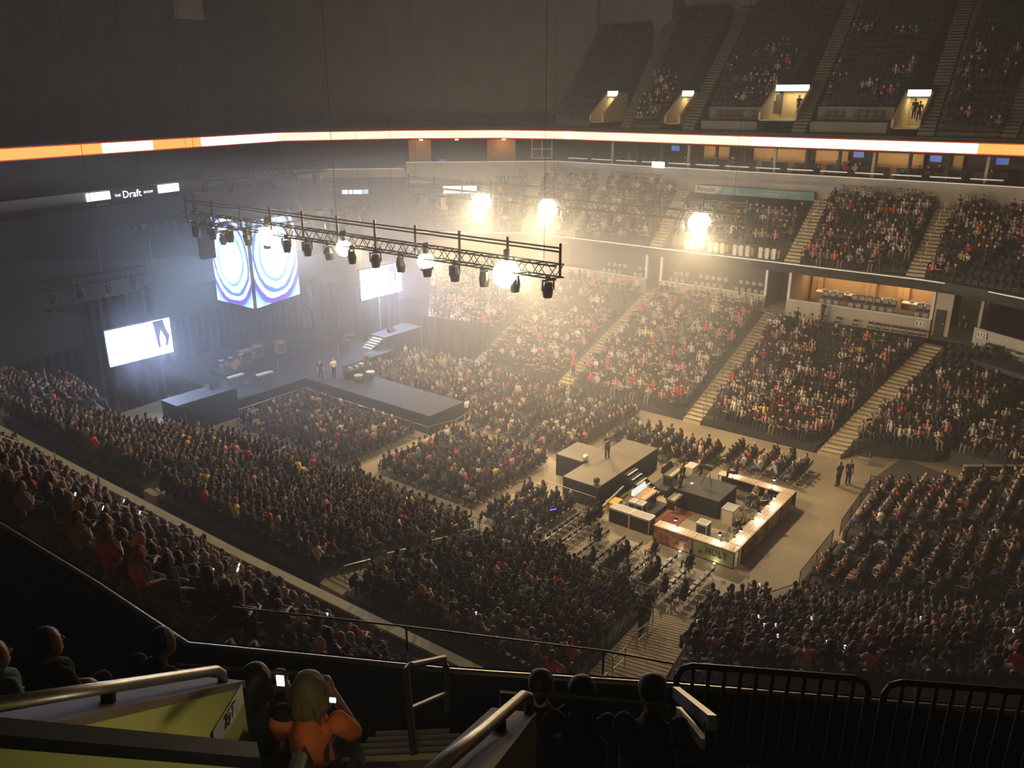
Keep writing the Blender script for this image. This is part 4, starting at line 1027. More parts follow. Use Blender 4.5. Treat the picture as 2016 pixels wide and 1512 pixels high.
# video screens
def screen(name, x0, x1, y, z0, z1, label, fig):
    o = tag(MB().box(x0 - 0.1, x1 + 0.1, y + 0.03, y + 0.25, z0 - 0.1, z1 + 0.1).build(name, 'black_metal'), label, 'screen')
    MB().box(x0, x1, y, y + 0.03, z0, z1).build('picture', 'screen_white', o)
    w = x1 - x0; h = z1 - z0; f = MB()
    poly = [(0.72, 1.0), (0.90, 1.0), (0.93, 0.72), (0.98, 0.5), (0.93, 0.22), (0.885, 0.2), (0.90, 0.45), (0.84, 0.68), (0.81, 0.45), (0.815, 0.2), (0.77, 0.2), (0.755, 0.5)] if fig == 0 else [(0.66, 1.0), (0.84, 1.0), (0.86, 0.7), (0.88, 0.45), (0.80, 0.22), (0.77, 0.26), (0.82, 0.5), (0.76, 0.72), (0.745, 0.45), (0.75, 0.25), (0.71, 0.25), (0.70, 0.5)]
    vs = [(x0 + a * w, y - 0.012, z0 + b * h) for a, b in poly]
    f.add(vs, [tuple(range(len(vs)))]); f.build('figure_print', 'screen_figure' if fig == 0 else 'screen_purple', o)
    ru = MB()
    for sx in (x0 + 0.6, x1 - 0.6): ru.tube([(sx, y + 0.15, z1 + 0.1), (sx, y + 0.15, 30)], 0.02, 4)
    ru.build('hanging_cable', 'black_metal', o)
    return o
drape('corner_drape', [(26.4, 61.0), (25.0, 55.2), (22.6, 49.4)], 0.0, 3.3, 'black drape covering the lower seats beside the near stage wing')
screen('video_screen', 27.5, 32.55, 59.0, 4.6, 7.3, 'large white video screen showing dark legs, near stage side', 0)
screen('video_screen', 52.35, 57.75, 59.0, 4.95, 7.8, 'large white video screen showing purple legs, far stage side', 1)
tag(MB().tube([(54.4, 58.8, 1.2), (54.4, 58.8, 4.8)], 0.06, 8).build('support_pole', 'alu'), 'pale pole standing below the far video screen', 'pole')
# hanging video cube: two lit faces
def vface(a, b, z0, z1, parent):
    M = frame_mat(a, b, z0); w = math.dist(a, b); h = z1 - z0
    me = bpy.data.meshes.new('picture'); co = [M @ Vector(p) for p in ((0, 0, 0.04), (w, 0, 0.04), (w, h, 0.04), (0, h, 0.04))]
    me.from_pydata(co, [], [(0, 1, 2, 3)]); uvl = me.uv_layers.new(name='UVMap')
    for i, u in enumerate(((0.0, 0.0), (1.0, 0.0), (1.0, h / w), (0.0, h / w))): uvl.data[i].uv = u
    me.materials.append(MATS['screen_rings']); o = bpy.data.objects.new('picture', me); COL.objects.link(o); o.parent = parent
    return o
A, B_, C_ = (39.75, 58.1), (45.6, 59.65), (39.75, 63.4)
vc = MB().prism([(39.82, 58.2), (45.55, 59.72), (45.3, 64.6), (39.82, 63.4)], 6.7, 14.1).build('video_cube', 'black_metal')
tag(vc, 'tall hanging video cube with blue and white ring pictures', 'screen')
vface((39.95, 58.12), B_, 6.75, 14.0, vc); vface(C_, (39.75, 58.25), 6.75, 14.0, vc)
# ------------------------------------------------------------------ trusses and lamps
def truss(name, p, q, label, s=0.62, rails=True, bay=0.5):
    p = Vector(p); q = Vector(q); d = (q - p).normalized(); u = Vector((0, 0, 1)); sd = d.cross(u)
    o = MB()
    for a in (-1, 1):
        for b in (-1, 1):
            off = sd * a * s / 2 + u * b * s / 2; o.tube([p + off, q + off], 0.045, 5)
    o = tag(o.build(name, 'black_metal'), label, 'truss')
    n = int((q - p).length / bay); l = MB()
    for i in range(n):
        a = p.lerp(q, i / n); b = p.lerp(q, (i + 1) / n); f = 1 if i % 2 else -1
        for e in (-1, 1):
            l.tube([a + sd * e * s / 2 - u * f * s / 2, b + sd * e * s / 2 + u * f * s / 2], 0.026, 4)
            l.tube([a + u * e * s / 2 - sd * f * s / 2, b + u * e * s / 2 + sd * f * s / 2], 0.026, 4)
    tag(l.build('lacing', 'black_metal', o), kind='stuff')
    if rails:
        for dz in (0.95, 1.12):
            MB().tube([p + u * dz, q + u * dz], 0.045, 5).build('safety_rail', 'black_metal', o)
        m = int((q - p).length / 2.9)
        for i in range(m + 1):
            a = p.lerp(q, i / m); MB().tube([a - u * 0.2, a + u * 1.35], 0.07, 6).build('mast', 'black_metal', o)
    for i in range(3 if rails else 0):
        a = p.lerp(q, (0.03, 0.5, 0.97)[i]); MB().tube([a + u * 0.2, Vector((a.x, a.y, 39.8))], 0.012, 4).build('hanging_cable', 'black_metal', o)
    return o
truss('lighting_truss', (31.6, 21.7, 15.7), (31.6, 53.0, 15.7), 'long lighting truss above the near side of the floor')
truss('lighting_truss', (53.3, 21.7, 15.7), (53.3, 53.0, 15.7), 'long lighting truss above the far side of the floor')
truss('lighting_truss', (36.0, 59.0, 17.6), (49.0, 59.0, 17.6), 'dark cross truss above the video cube', rails=False)
truss('lighting_truss', (24.0, 60.5, 11.0), (32.0, 60.5, 11.0), 'faint cross truss above the near video screen', rails=False)
truss('lighting_truss', (34.0, 55.0, 14.3), (51.0, 55.0, 14.3), 'front cross truss over the stage edge', rails=False)
SPOT_E = 9000.0
def followspot(x, y, z, label, e, rad, aim):
    """lamp in a short black housing under the truss, globe swollen to show its glare"""
    c = Vector((x, y, z))
    o = MB().tube([c + Vector((0, 0, rad + 0.3)), c + Vector((0, 0, rad * 0.98)), c + Vector((0, 0, rad * 0.7))], [0.10, 0.14, 0.16], 12).build('truss_lamp', 'black_metal')
    tag(o, label, 'spotlight', 'lit truss spotlights')
    MB().sphere(c, rad, 18, 12).build('globe', 'lamp_lens', o, smooth=True)  # oversized globe: the glare round the lamp is built into its radius
    MB().beam(c + Vector((0, 0, rad + 0.2)), c + Vector((0, 0, rad + 0.55)), 0.06, 0.4).build('yoke', 'black_metal', o)
    aim = (Vector(aim) - c).normalized()
    L = bpy.data.lights.new('lamp_light', 'SPOT'); L.energy = SPOT_E * e; L.color = (1.0, 0.72, 0.39); L.shadow_soft_size = 0.12; L.spot_size = 2.7; L.spot_blend = 0.85
    lo = bpy.data.objects.new('lamp_light', L); COL.objects.link(lo); lo.parent = o
    lo.location = c + aim * (rad + 0.14); lo.rotation_euler = aim.to_track_quat('-Z', 'Y').to_euler()
for i, (y, e, r) in enumerate(((24.9, 1.2, 0.70), (30.4, 0.8, 0.44), (36.9, 0.8, 0.46), (44.0, 1.0, 0.60))):
    followspot(31.6, y, 15.2, 'blazing warm spotlight on the near truss, %s from its free end' % nth(i), e, r, (62, y - 2, 4))
for i, (y, e, r) in enumerate(((25.0, 1.2, 0.78), (37.9, 1.3, 0.78), (44.6, 1.3, 0.82))):
    followspot(53.3, y, 15.2, 'blazing warm spotlight on the far truss, %s from its free end' % nth(i), e, r, (36, y - 8, 2))
hb = MB().tube([(0, 0, 0), (0, 0, -0.18)], [0.1, 0.1], 8).mesh('moving_light', 'black_metal')
hd_ = MB().tube([(0, 0, -0.25), (0, 0, -0.5), (0, 0, -0.82)], [0.15, 0.22, 0.17], 10).mesh('lamp_head', 'black_metal')
hy = MB().box(-0.26, -0.2, -0.05, 0.05, -0.55, -0.15).box(0.2, 0.26, -0.05, 0.05, -0.55, -0.15).box(-0.26, 0.26, -0.05, 0.05, -0.2, -0.15).mesh('yoke', 'black_metal')
def moving_light(x, y, z, label, g):
    o = inst('moving_light', hb, None, (x, y, z)); o.scale = (1.3, 1.3, 1.3); y_ = inst('yoke', hy, o); h = inst('lamp_head', hd_, y_)
    rz = rng.uniform(0, 6.28); y_.rotation_euler = (0, 0, rz); tag(o, label, 'stage light', g)
for j, (x, nm) in enumerate(((31.6, 'near'), (53.3, 'far'))):
    for i in range(16):
        moving_light(x, 22.4 + i * 1.98, 15.45, 'unlit black moving light under the %s truss, %s from its free end' % (nm, nth(i)), 'moving lights on side trusses')
for i in range(8): moving_light(35.5 + i * 2.0, 55.0, 14.05, 'unlit moving light under the front cross truss, %s from near side' % nth(i), 'moving lights over the stage')
for i in range(6): moving_light(37.0 + i * 2.2, 59.0, 17.35, 'unlit moving light above the video cube, %s from near side' % nth(i), 'moving lights over the stage')
for i in range(4):
    moving_light(25.0 + i * 2.0, 60.5, 10.75, 'moving light under the faint cross truss, %s from near side' % nth(i), 'moving lights over the stage')
# line arrays
for j, (x, y, zt, n) in enumerate(((36.2, 58.6, 16.5, 12), (49.6, 58.6, 16.5, 12))):
    o = empty('line_array', (x, y, zt)); tag(o, 'tall black line array hanging on the %s side of the video cube' % ('near', 'far')[j], 'speaker')
    MB().tube([(0, 0, 0), (0, 0, 20)], 0.02, 4).build('hanging_cable', 'black_metal', o)
    for k in range(n):
        MB().box(-0.55, 0.55, -0.3 - 0.015 * k, 0.3 - 0.015 * k, -0.42 * (k + 1) + 0.02, -0.42 * k).build('cabinet', 'black_metal', o)
# ------------------------------------------------------------------ centre platform and mixing area
bs = deckbox('centre_platform', [(38.1, 23.1), (45.5, 23.1), (45.5, 25.65), (43.1, 25.65), (43.1, 27.9), (40.6, 27.9), (40.6, 25.65), (38.1, 25.65)], 1.5, 'tan topped T-shaped platform in the middle of the floor', top='bstage_top',
             seams=[(38.1, 40.6, 23.1, 25.65), (40.6, 43.1, 23.1, 25.65), (43.1, 45.5, 23.1, 25.65), (40.6, 43.1, 25.65, 27.9)])
for k in range(6):
    MB().box(41.0, 42.2, 22.75 - 0.32 * k, 23.05 - 0.32 * k, 1.27 - 0.22 * k, 1.31 - 0.22 * k).build('step', 'black_metal', bs)
    MB().box(41.0, 42.2, 22.73 - 0.32 * k, 22.77 - 0.32 * k, 1.275 - 0.22 * k, 1.32 - 0.22 * k).build('step_edge', 'white_strip', bs)
MB().beam((40.95, 23.05, 1.2), (40.95, 20.95, 0.05), 0.05, 0.25).build('stringer', 'black_metal', bs); MB().beam((42.25, 23.05, 1.2), (42.25, 20.95, 0.05), 0.05, 0.25).build('stringer', 'black_metal', bs)
for i, (x, y) in enumerate(((40.7, 25.7), (38.3, 23.35))):
    o = MB().tube([(x, y, 1.52), (x, y, 1.56)], 0.2, 14).build('monitor_ball', 'black_metal')
    MB().sphere((x, y, 1.82), 0.2, 12, 8).build('globe', 'alu' if i == 0 else 'black_metal', o, smooth=True); MB().tube([(x, y, 1.55), (x, y, 1.7)], 0.05, 8).build('neck', 'black_metal', o)
    tag(o, 'round floor lamp on the platform %s' % ('inner corner' if i == 0 else 'outer corner'), 'lamp')
rail('crowd_barrier', [(37.5, 22.9, 0), (37.5, 26.4, 0)], 'black crowd barrier beside the centre platform, near side', h=1.15, step=0.13, m='steel')
rail('crowd_barrier', [(45.9, 22.9, 0), (45.9, 27.6, 0)], 'black crowd barrier beside the centre platform, far side', h=1.15, step=0.13)
# table ring: x 36.9-45.9, y 13.9-18.7
ZT = 1.0
FRONT = {}
def table(x0, x1, y0, y1, front, label, banner, face):
    o = tag(MB().box(x0, x1, y0, y1, ZT - 0.05, ZT).build('display_table', 'wood'), label, 'table', 'tables of the display ring')
    for px_ in (x0 + 0.08, x1 - 0.08):
        for py_ in (y0 + 0.08, y1 - 0.08): MB().tube([(px_, py_, 0), (px_, py_, ZT - 0.05)], 0.025, 6).build('leg', 'black_metal', o)
    # printed front cloth hanging down the outer side
    if face == 'x-': b = MB().box(x0 - 0.03, x0 - 0.005, y0 + 0.06, y1 - 0.06, 0.06, ZT - 0.06); k = MB().box(x0 - 0.02, x0 - 0.004, y0, y1, 0.0, ZT - 0.05)
    if face == 'y-': b = MB().box(x0 + 0.06, x1 - 0.06, y0 - 0.03, y0 - 0.005, 0.06, ZT - 0.06); k = MB().box(x0, x1, y0 - 0.02, y0 - 0.004, 0.0, ZT - 0.05)
    if face == 'x+': b = MB().box(x1 + 0.005, x1 + 0.03, y0 + 0.06, y1 - 0.06, 0.06, ZT - 0.06); k = MB().box(x1 + 0.004, x1 + 0.02, y0, y1, 0.0, ZT - 0.05)
    k.build('table_skirt', 'black_drape', o); o2 = b.build('front_banner', banner, o); FRONT[label] = o2
    # leaflet rows on top
    along_y = (y1 - y0) > (x1 - x0); n = 11; rows = []
    for i in range(n):
        if along_y:
            a = y0 + 0.04 + (y1 - y0 - 0.08) * i / n; w = (y1 - y0 - 0.08) / n
            m = MB().box(-(x1 - x0) / 2 + 0.05, (x1 - x0) / 2 - 0.05, 0.012, w - 0.03, 0, 0.015).build('leaflet_row', 'leaflets', loc=((x0 + x1) / 2, a, ZT + 0.001))
        else:
            a = x0 + 0.04 + (x1 - x0 - 0.08) * i / n; w = (x1 - x0 - 0.08) / n
            m = MB().box(0.012, w - 0.03, -(y1 - y0) / 2 + 0.05, (y1 - y0) / 2 - 0.05, 0, 0.015).build('leaflet_row', 'leaflets', loc=(a, (y0 + y1) / 2, ZT + 0.001))
        tag(m, '%s row of brown leaflets on the %s' % (nth(i), label.split(', ')[0]), 'leaflets', 'leaflet rows on the display tables')
    MB().box(x0 + 0.02, x1 - 0.02, y0 + 0.02, y1 - 0.02, ZT, ZT + 0.001).build('table_cloth', 'leaflet_cream', o)
    return o
tn1 = table(36.9, 37.65, 16.3, 18.7, 0, 'picture-fronted table, near side of the ring', 'banner_maroon', 'x-')
tn2 = table(36.9, 37.65, 13.9, 16.28, 0, 'green-fronted table, near corner of the ring', 'banner_green', 'x-')
ends = ['banner_maroon', 'banner_gold', 'banner_gold', 'banner_maroon']
enames = ['dark-fronted end table beside the green one', 'gold-fronted end table in the middle', 'gold-fronted end table towards the far side', 'dark-fronted end table at the far corner']
for i in range(4):
    x0 = 37.67 + i * 1.87; table(x0, x0 + 1.85, 13.9, 14.65, 0, enames[i], ends[i], 'y-')
table(45.17, 45.9, 13.9, 16.28, 0, 'far side table at the ring corner', 'banner_maroon', 'x+')
table(45.17, 45.9, 16.3, 18.7, 0, 'far side table nearest the platform', 'banner_maroon', 'x+')
M = frame_mat((36.86, 16.22), (36.86, 13.96), 0.0)
text_obj('banner_text', 'HOLT', 0.42, 'ink_dark', M, 0.72, 0.40, 1.15, FRONT['green-fronted table, near corner of the ring'])
f = MB().tube([(36.85, 15.92, 0.36), (36.85, 15.84, 0.47), (36.85, 15.76, 0.50)], [0.025, 0.045, 0.012], 6); f.tube([(36.85, 15.80, 0.47), (36.85, 15.73, 0.44), (36.85, 15.68, 0.36)], [0.03, 0.022, 0.006], 6)
f.build('banner_emblem', 'ink_dark', FRONT['green-fronted table, near corner of the ring'])
for i, (y, z, r, m) in enumerate(((18.2, 0.55, 0.13, 'carpet_red'), (17.85, 0.50, 0.12, 'carpet_red'), (17.5, 0.52, 0.15, 'wood'), (17.2, 0.42, 0.12, 'suite_dark'), (16.95, 0.5, 0.13, 'amp_tan'), (16.7, 0.4, 0.12, 'carpet_red'))):
    MB().tube([(36.868, y, z), (36.86, y, z)], r, 14).build('banner_face_print', m, FRONT['picture-fronted table, near side of the ring'])
def table_lamp(x, y, dx, dy, label):
    o = tag(MB().tube([(x, y, ZT), (x, y, ZT + 0.03)], 0.09, 12).build('desk_lamp', 'black_metal'), label, 'lamp', 'lamps clipped to the display tables')
    MB().tube([(x, y, ZT + 0.02), (x, y, ZT + 0.55), (x + dx * 0.15, y + dy * 0.15, ZT + 0.68), (x + dx * 0.3, y + dy * 0.3, ZT + 0.66)], 0.013, 6).build('stem', 'black_metal', o)
    MB().tube([(x + dx * 0.3, y + dy * 0.3, ZT + 0.70), (x + dx * 0.3, y + dy * 0.3, ZT + 0.56)], [0.05, 0.12], 12).build('shade', 'black_metal', o)
    MB().sphere((x + dx * 0.3, y + dy * 0.3, ZT + 0.56), 0.085, 10, 8).build('bulb', 'table_lens', o)
    L = bpy.data.lights.new('lamp_light', 'POINT'); L.energy = 22; L.color = (1, 0.9, 0.74); L.shadow_soft_size = 0.08
    lo = bpy.data.objects.new('lamp_light', L); COL.objects.link(lo); lo.parent = o; lo.location = (x + dx * 0.3, y + dy * 0.3, ZT + 0.30)
for i, (x, y, dx, dy, lb) in enumerate(((37.6, 17.6, -1, 0, 'lamp on the picture-fronted near table'), (37.6, 15.0, -1, 0, 'lamp on the green-fronted corner table'), (38.4, 14.6, 0, -1, 'lamp on the dark end table beside the green one'), (40.9, 14.6, 0, -1, 'lamp on the gold end table in the middle'),
                                        (43.2, 14.6, 0, -1, 'lamp on the gold end table towards the far side'), (45.2, 15.2, 1, 0, 'lamp on the far corner table'), (45.2, 17.7, 1, 0, 'lamp on the far table nearest the platform'))):
    table_lamp(x, y, dx, dy, lb)
# uplights at the foot of the two near banners
for i, y in enumerate((16.9, 14.9)):
    L = bpy.data.lights.new('banner_light', 'POINT'); L.energy = 3; L.color = (1, 0.9, 0.7); L.shadow_soft_size = 0.06
    o = tag(MB().tube([(36.66, y, 0.0), (36.66, y, 0.1)], 0.07, 10).build('floor_light', 'alu'), 'small floor light at the foot of the %s banner' % ('picture', 'green')[i], 'lamp')
    MB().tube([(36.66, y, 0.1), (36.68, y, 0.115)], 0.055, 10).build('lens', 'table_lens', o)
    lo = bpy.data.objects.new('banner_light', L); COL.objects.link(lo); lo.parent = o; lo.location = (36.6, y, 0.22)
# risers, desks, cases inside the ring
def flight_case(x0, x1, y0, y1, z0, z1, label, m='black_metal', lid=None):
    o = tag(MB().box(x0, x1, y0, y1, z0, z1 - 0.12).build('flight_case', m), label, 'case', None)
    MB().box(x0 - 0.01, x1 + 0.01, y0 - 0.01, y1 + 0.01, z1 - 0.11, z1).build('lid', lid or m, o)
    e = MB()
    for xx in (x0, x1):
        for yy in (y0, y1): e.box(xx - 0.02, xx + 0.02, yy - 0.02, yy + 0.02, z0, z1 + 0.004)
    for c in range(0, len(e.v), 8): pass
    for xx, yy in ((x0, y0), (x1, y0), (x0, y1), (x1, y1)): MB().box(xx - 0.02, xx + 0.02, yy - 0.02, yy + 0.02, z0, z1 + 0.004).build('corner_edge', 'alu', o)
    for a, b in (((x0, y0), (x1, y0)), ((x1, y0), (x1, y1)), ((x1, y1), (x0, y1)), ((x0, y1), (x0, y0))): MB().beam((*a, z1), (*b, z1), 0.035, 0.02).build('edge_strip', 'alu', o)
    return o
rz_ = tag(MB().box(41.4, 44.0, 16.9, 19.8, 0.02, 1.15).build('camera_riser', 'black_drape'), 'black draped riser in the middle of the table ring', 'riser')
MB().box(41.38, 44.02, 16.88, 19.82, 1.15, 1.2).build('riser_top', 'stage_cloth', rz_)
rz2 = tag(MB().box(42.4, 45.0, 19.9, 21.9, 0.02, 0.28).build('desk_riser', 'black_drape'), 'low riser under the rear laptop desk', 'riser')
MB().box(42.38, 45.02, 19.88, 21.92, 0.28, 0.31).build('riser_top', 'stage_cloth', rz2)
rz3 = tag(MB().box(38.15, 40.85, 19.9, 21.9, 0.02, 0.28).build('desk_riser', 'black_drape'), 'low riser under the lit mixing console', 'riser')
MB().box(38.13, 40.87, 19.88, 21.92, 0.28, 0.31).build('riser_top', 'stage_cloth', rz3)
tag(MB().box(38.9, 41.2, 18.4, 19.85, 0.0, 0.02).build('rug', 'carpet_red'), 'red patterned rug between the cases and the riser', 'rug')
flight_case(37.3, 38.0, 19.2, 20.45, 0, 0.95, 'long black case nearest the ring, pale edged', lid='seat_grey')
flight_case(37.3, 38.0, 20.5, 21.8, 0, 0.95, 'long black case beside the yellow box, pale edged', lid='seat_grey')
flight_case(38.3, 38.85, 20.2, 20.6, 0.31, 1.15, 'small grey-lidded case behind the long cases', lid='seat_grey')
flight_case(38.3, 38.85, 20.7, 21.1, 0.31, 1.15, 'second small grey-lidded case behind the long cases', lid='seat_grey')
flight_case(41.2, 42.1, 15.9, 16.6, 0, 0.95, 'pale printed case inside the ring with grey lid', m='leaflet_cream', lid='seat_grey')
flight_case(39.0, 39.6, 16.5, 17.1, 0, 0.8, 'small black case inside the ring', lid='seat_grey')
flight_case(43.9, 44.2, 17.0, 18.3, 0, 1.0, 'narrow black case against the riser')
yb = tag(MB().box(38.5, 39.3, 22.1, 22.8, 0, 0.5).build('yellow_box', 'yellow_case'), 'bright yellow box beside the platform steps', 'box')
MB().box(38.48, 39.32, 22.08, 22.82, 0.5, 0.54).build('lid', 'yellow_case', yb)
tag(MB().beam((37.9, 22.6, 0.5), (40.6, 22.8, 0.7), 0.12, 0.08).build('ramp_plank', 'seat_grey'), 'grey plank leaning beside the yellow box', 'plank')
def console(x0, x1, y0, y1, z, label, lit):
    o = empty('mixing_console', ((x0 + x1) / 2, (y0 + y1) / 2, 0.31)); tag(o, label, 'mixing desk')
    cx_, cy2 = (x0 + x1) / 2, (y0 + y1) / 2
    MB().box(x0 - cx_, x1 - cx_, y0 - cy2, y1 - cy2, z - 0.41, z - 0.26).build('surface', 'wood' if lit else 'bstage_top', o)
    for sx in (x0 - cx_ + 0.1, x1 - cx_ - 0.1):
        MB().box(sx - 0.04, sx + 0.04, y0 - cy2 + 0.05, y1 - cy2 - 0.05, 0, z - 0.41).build('leg', 'black_metal', o)
    MB().add([(x0 - cx_, y1 - cy2 - 0.05, z - 0.24), (x1 - cx_, y1 - cy2 - 0.05, z - 0.24), (x1 - cx_, y1 - cy2 + 0.12, z + 0.1), (x0 - cx_, y1 - cy2 + 0.12, z + 0.1), (x0 - cx_, y1 - cy2 + 0.14, z - 0.24), (x1 - cx_, y1 - cy2 + 0.14, z - 0.24)],
             [(0, 1, 2, 3), (4, 3, 2, 5), (0, 3, 4), (1, 5, 2), (0, 4, 5, 1)]).build('meter_bridge', 'laptop_glow' if lit else 'black_metal', o)
    fd = MB()
    n = int((x1 - x0) / 0.09)
    for i in range(n):
        xx = x0 - cx_ + 0.05 + i * 0.09; fd.box(xx, xx + 0.03, y0 - cy2 + 0.1, y0 - cy2 + 0.28, z - 0.26, z - 0.245)
    tag(fd.build('faders', 'white_paint', o), kind='stuff')
    return o
console(39.15, 40.75, 20.5, 21.3, 1.0, 'lit mixing console with glowing meters beside the steps', True)
console(43.0, 44.4, 20.7, 21.4, 1.0, 'dark desk with laptop at the rear of the mixing area', False)
console(40.2, 41.3, 19.1, 19.7, 0.95, 'small desk covered with papers beside the rug', False)
for i, (x, y, z, a) in enumerate(((43.4, 21.0, 0.76, 0.3), (40.0, 20.9, 0.78, -0.2))):
    o = empty('laptop', (x, y, z), a); tag(o, 'open laptop with pale screen on the %s desk' % ('rear', 'lit')[i], 'laptop')
    MB().box(-0.18, 0.18, -0.13, 0.13, 0, 0.02).build('keyboard', 'black_metal', o)
    MB().add([(-0.18, 0.13, 0.02), (0.18, 0.13, 0.02), (0.18, 0.21, 0.27), (-0.18, 0.21, 0.27), (-0.18, 0.15, 0.02), (0.18, 0.15, 0.02), (0.18, 0.23, 0.27), (-0.18, 0.23, 0.27)], [(0, 1, 2, 3), (5, 4, 7, 6), (3, 2, 6, 7), (0, 3, 7, 4), (1, 5, 6, 2), (0, 4, 5, 1)]).build('display', 'laptop_glow', o)
for i, (x, y, z) in enumerate(((40.5, 19.3, 0.71), (40.9, 19.5, 0.71), (43.9, 21.1, 0.76), (42.6, 19.2, 1.21), (40.5, 20.7, 0.76))):
    tag(MB().box(x - 0.12, x + 0.12, y - 0.09, y + 0.09, z, z + 0.01).build('paper_sheet', 'white_paint'), 'white paper sheet, %s from the rug, mixing area' % nth(i), 'paper', 'papers in the mixing area')
tp = empty('camera_tripod', (43.1, 18.4, 1.2)); tag(tp, 'video camera on a tripod atop the black riser', 'camera')
for k in range(3):
    a = 2.1 * k; MB().tube([(0, 0, 1.0), (0.4 * math.cos(a), 0.4 * math.sin(a), 0)], 0.02, 5).build('leg', 'black_metal', tp)
MB().box(-0.12, 0.12, -0.25, 0.25, 1.0, 1.25).build('camera_body', 'black_metal', tp); MB().tube([(0, 0.25, 1.12), (0, 0.5, 1.12)], [0.07, 0.09], 10).build('camera_lens', 'black_metal', tp)
tag(MB().box(45.0, 45.9, 20.3, 20.9, 0, 1.0).build('carton', 'leaflet_cream'), 'tan carton at the rear of the mixing area', 'box')
for i, (x, y, a) in enumerate(((43.9, 16.2, 0.4), (39.3, 15.5, 0.6), (40.4, 15.1, 2.6), (42.8, 15.5, 0.9))):
    folding_chair(x, y, 0, a, 'loose folding chair inside the table ring, %s from the green banner' % nth((3, 0, 1, 2)[i]), 'chairs inside the ring')
# ------------------------------------------------------------------ bowl railings
def bowl_rail(pts, label, st=0.14): rail('guard_rail', pts, label, h=1.0, step=st, group='guard rails of the bowl front')
bowl_rail([(54.5, 24.1, 0.45), (54.5, 15.6, 0.45)], 'guard rail before the far block under the lit suite')
bowl_rail([(54.5, 36.2, 0.45), (54.5, 25.7, 0.45)], 'guard rail before the far middle block')
bowl_rail([(54.5, 46.0, 0.45), (54.5, 37.8, 0.45)], 'guard rail before the far block nearer the stage')
bowl_rail([(30.75, 15.6, 0.5), (30.75, 24.6, 0.5)], 'guard rail before the near block beside the bright stair')
bowl_rail([(30.75, 26.2, 0.5), (30.75, 36.2, 0.5)], 'guard rail before the near middle block')
bowl_rail([(30.75, 37.4, 0.5), (30.75, 45.0, 0.5)], 'guard rail before the near block facing the thrust')
bowl_rail([(31.4, 13.4, 0.5), (33.0, 11.2, 0.5), (35.3, 10.1, 0.5)], 'curved guard rail at the near floor corner')
bowl_rail([(36.4, 10.35, 0.5), (41.6, 10.4, 0.5)], 'guard rail before the end block nearer the corner')
bowl_rail([(43.0, 10.4, 0.5), (49.3, 10.6, 0.5), (50.0, 10.8, 0.5)], 'guard rail before the end block beside the tunnel')
bowl_rail([(50.0, 10.8, 0.4), (50.5, 7.2, 0.4)], 'pale-lit fence along the tunnel ramp')
bowl_rail([(67.5, 21.0, 5.0), (67.5, 12.6, 5.0)], 'long fence before the folding chairs under the lit suite')
bowl_rail([(67.0, 10.3, 5.0), (65.0, 5.6, 5.0), (62.5, 0.5, 5.0)], 'long fence above the empty far corner block')
bowl_rail([(56.0, 13.2, 0.0), (57.7, 9.0, 0.0)], 'fence before the far corner block')
bowl_rail([(30.4, 46.0, 0.0), (26.0, 52.3, 0.0)], 'barred rail across the floor gap beside the stage')
# stair handrails
def handrail(p, q, label, h=0.95, r=0.025):
    p = Vector(p); q = Vector(q); u = Vector((0, 0, h)); o = MB().tube([p, p + u, q + u, q], r, 6).build('handrail', 'steel'); tag(o, label, 'handrail', 'handrails of the tier stairs')
    MB().tube([p + u * 0.5, q + u * 0.5], r * 0.8, 6).build('middle_bar', 'steel', o)
for i, (k, y0, y1) in enumerate(CLUBN):
    for j, t in enumerate((0.18, 0.55, 0.86)):
        x = NCX0 + (NCX1 - NCX0) * t; z = NCZ0 + (NCZ1 - NCZ0) * t; yy = y0 - 0.6 - 0.6 * t
        handrail((x + 0.6, yy, z - 0.45), (x - 0.6, yy, z + 0.5), 'steel stair handrail, %s step group above ledge, beside the %s' % (('lowest', 'middle', 'highest')[j], CLUBNAME[k]))
for i, (x, y, z) in enumerate(((28.6, 14.1, 1.3), (25.0, 12.9, 2.7), (21.4, 11.9, 4.1), (18.6, 11.0, 5.2))):
    handrail((x + 0.7, y + 0.1, z - 0.25), (x - 0.7, y - 0.2, z + 0.3), 'handrail down the middle of the bright stair, %s from the floor' % nth(i))
for i, (x, y, z) in enumerate(((28.6, 24.8, 1.3), (25.0, 23.8, 2.7), (21.4, 22.8, 4.1), (18.6, 22.0, 5.2))):
    handrail((x + 0.9, y + 0.3, z - 0.3), (x - 0.9, y - 0.1, z + 0.4), 'handrail on the second near stair, %s from the floor' % nth(i))
for j, (ya, nm) in enumerate(((24.9, 'far stair beside the lit suite'), (37.0, 'far stair in the bowl middle'), (46.9, 'far stair nearest the stage'))):
    for i in range(5):
        x = 56.6 + i * 2.7; z = 0.35 + (x - 54.3) * 0.35
        handrail((x, ya, z), (x + 1.5, ya, z + 0.52), 'handrail on the %s, %s from the floor' % (nm, nth(i)), r=0.03)
for j, (ya, nm) in enumerate(((14.3, 'second club stair'), (24.4, 'first club stair'), (37.8, 'club stair by the white counters'), (47.5, 'club stair behind the spotlights'))):
    for i in range(3):
        x = 71.6 + i * 2.3; z = 10.0 + (x - 70.3) * 0.605
        handrail((x, ya, z), (x + 1.3, ya, z + 0.8), 'handrail on the far %s, %s from the fascia' % (nm, nth(i)), r=0.03)
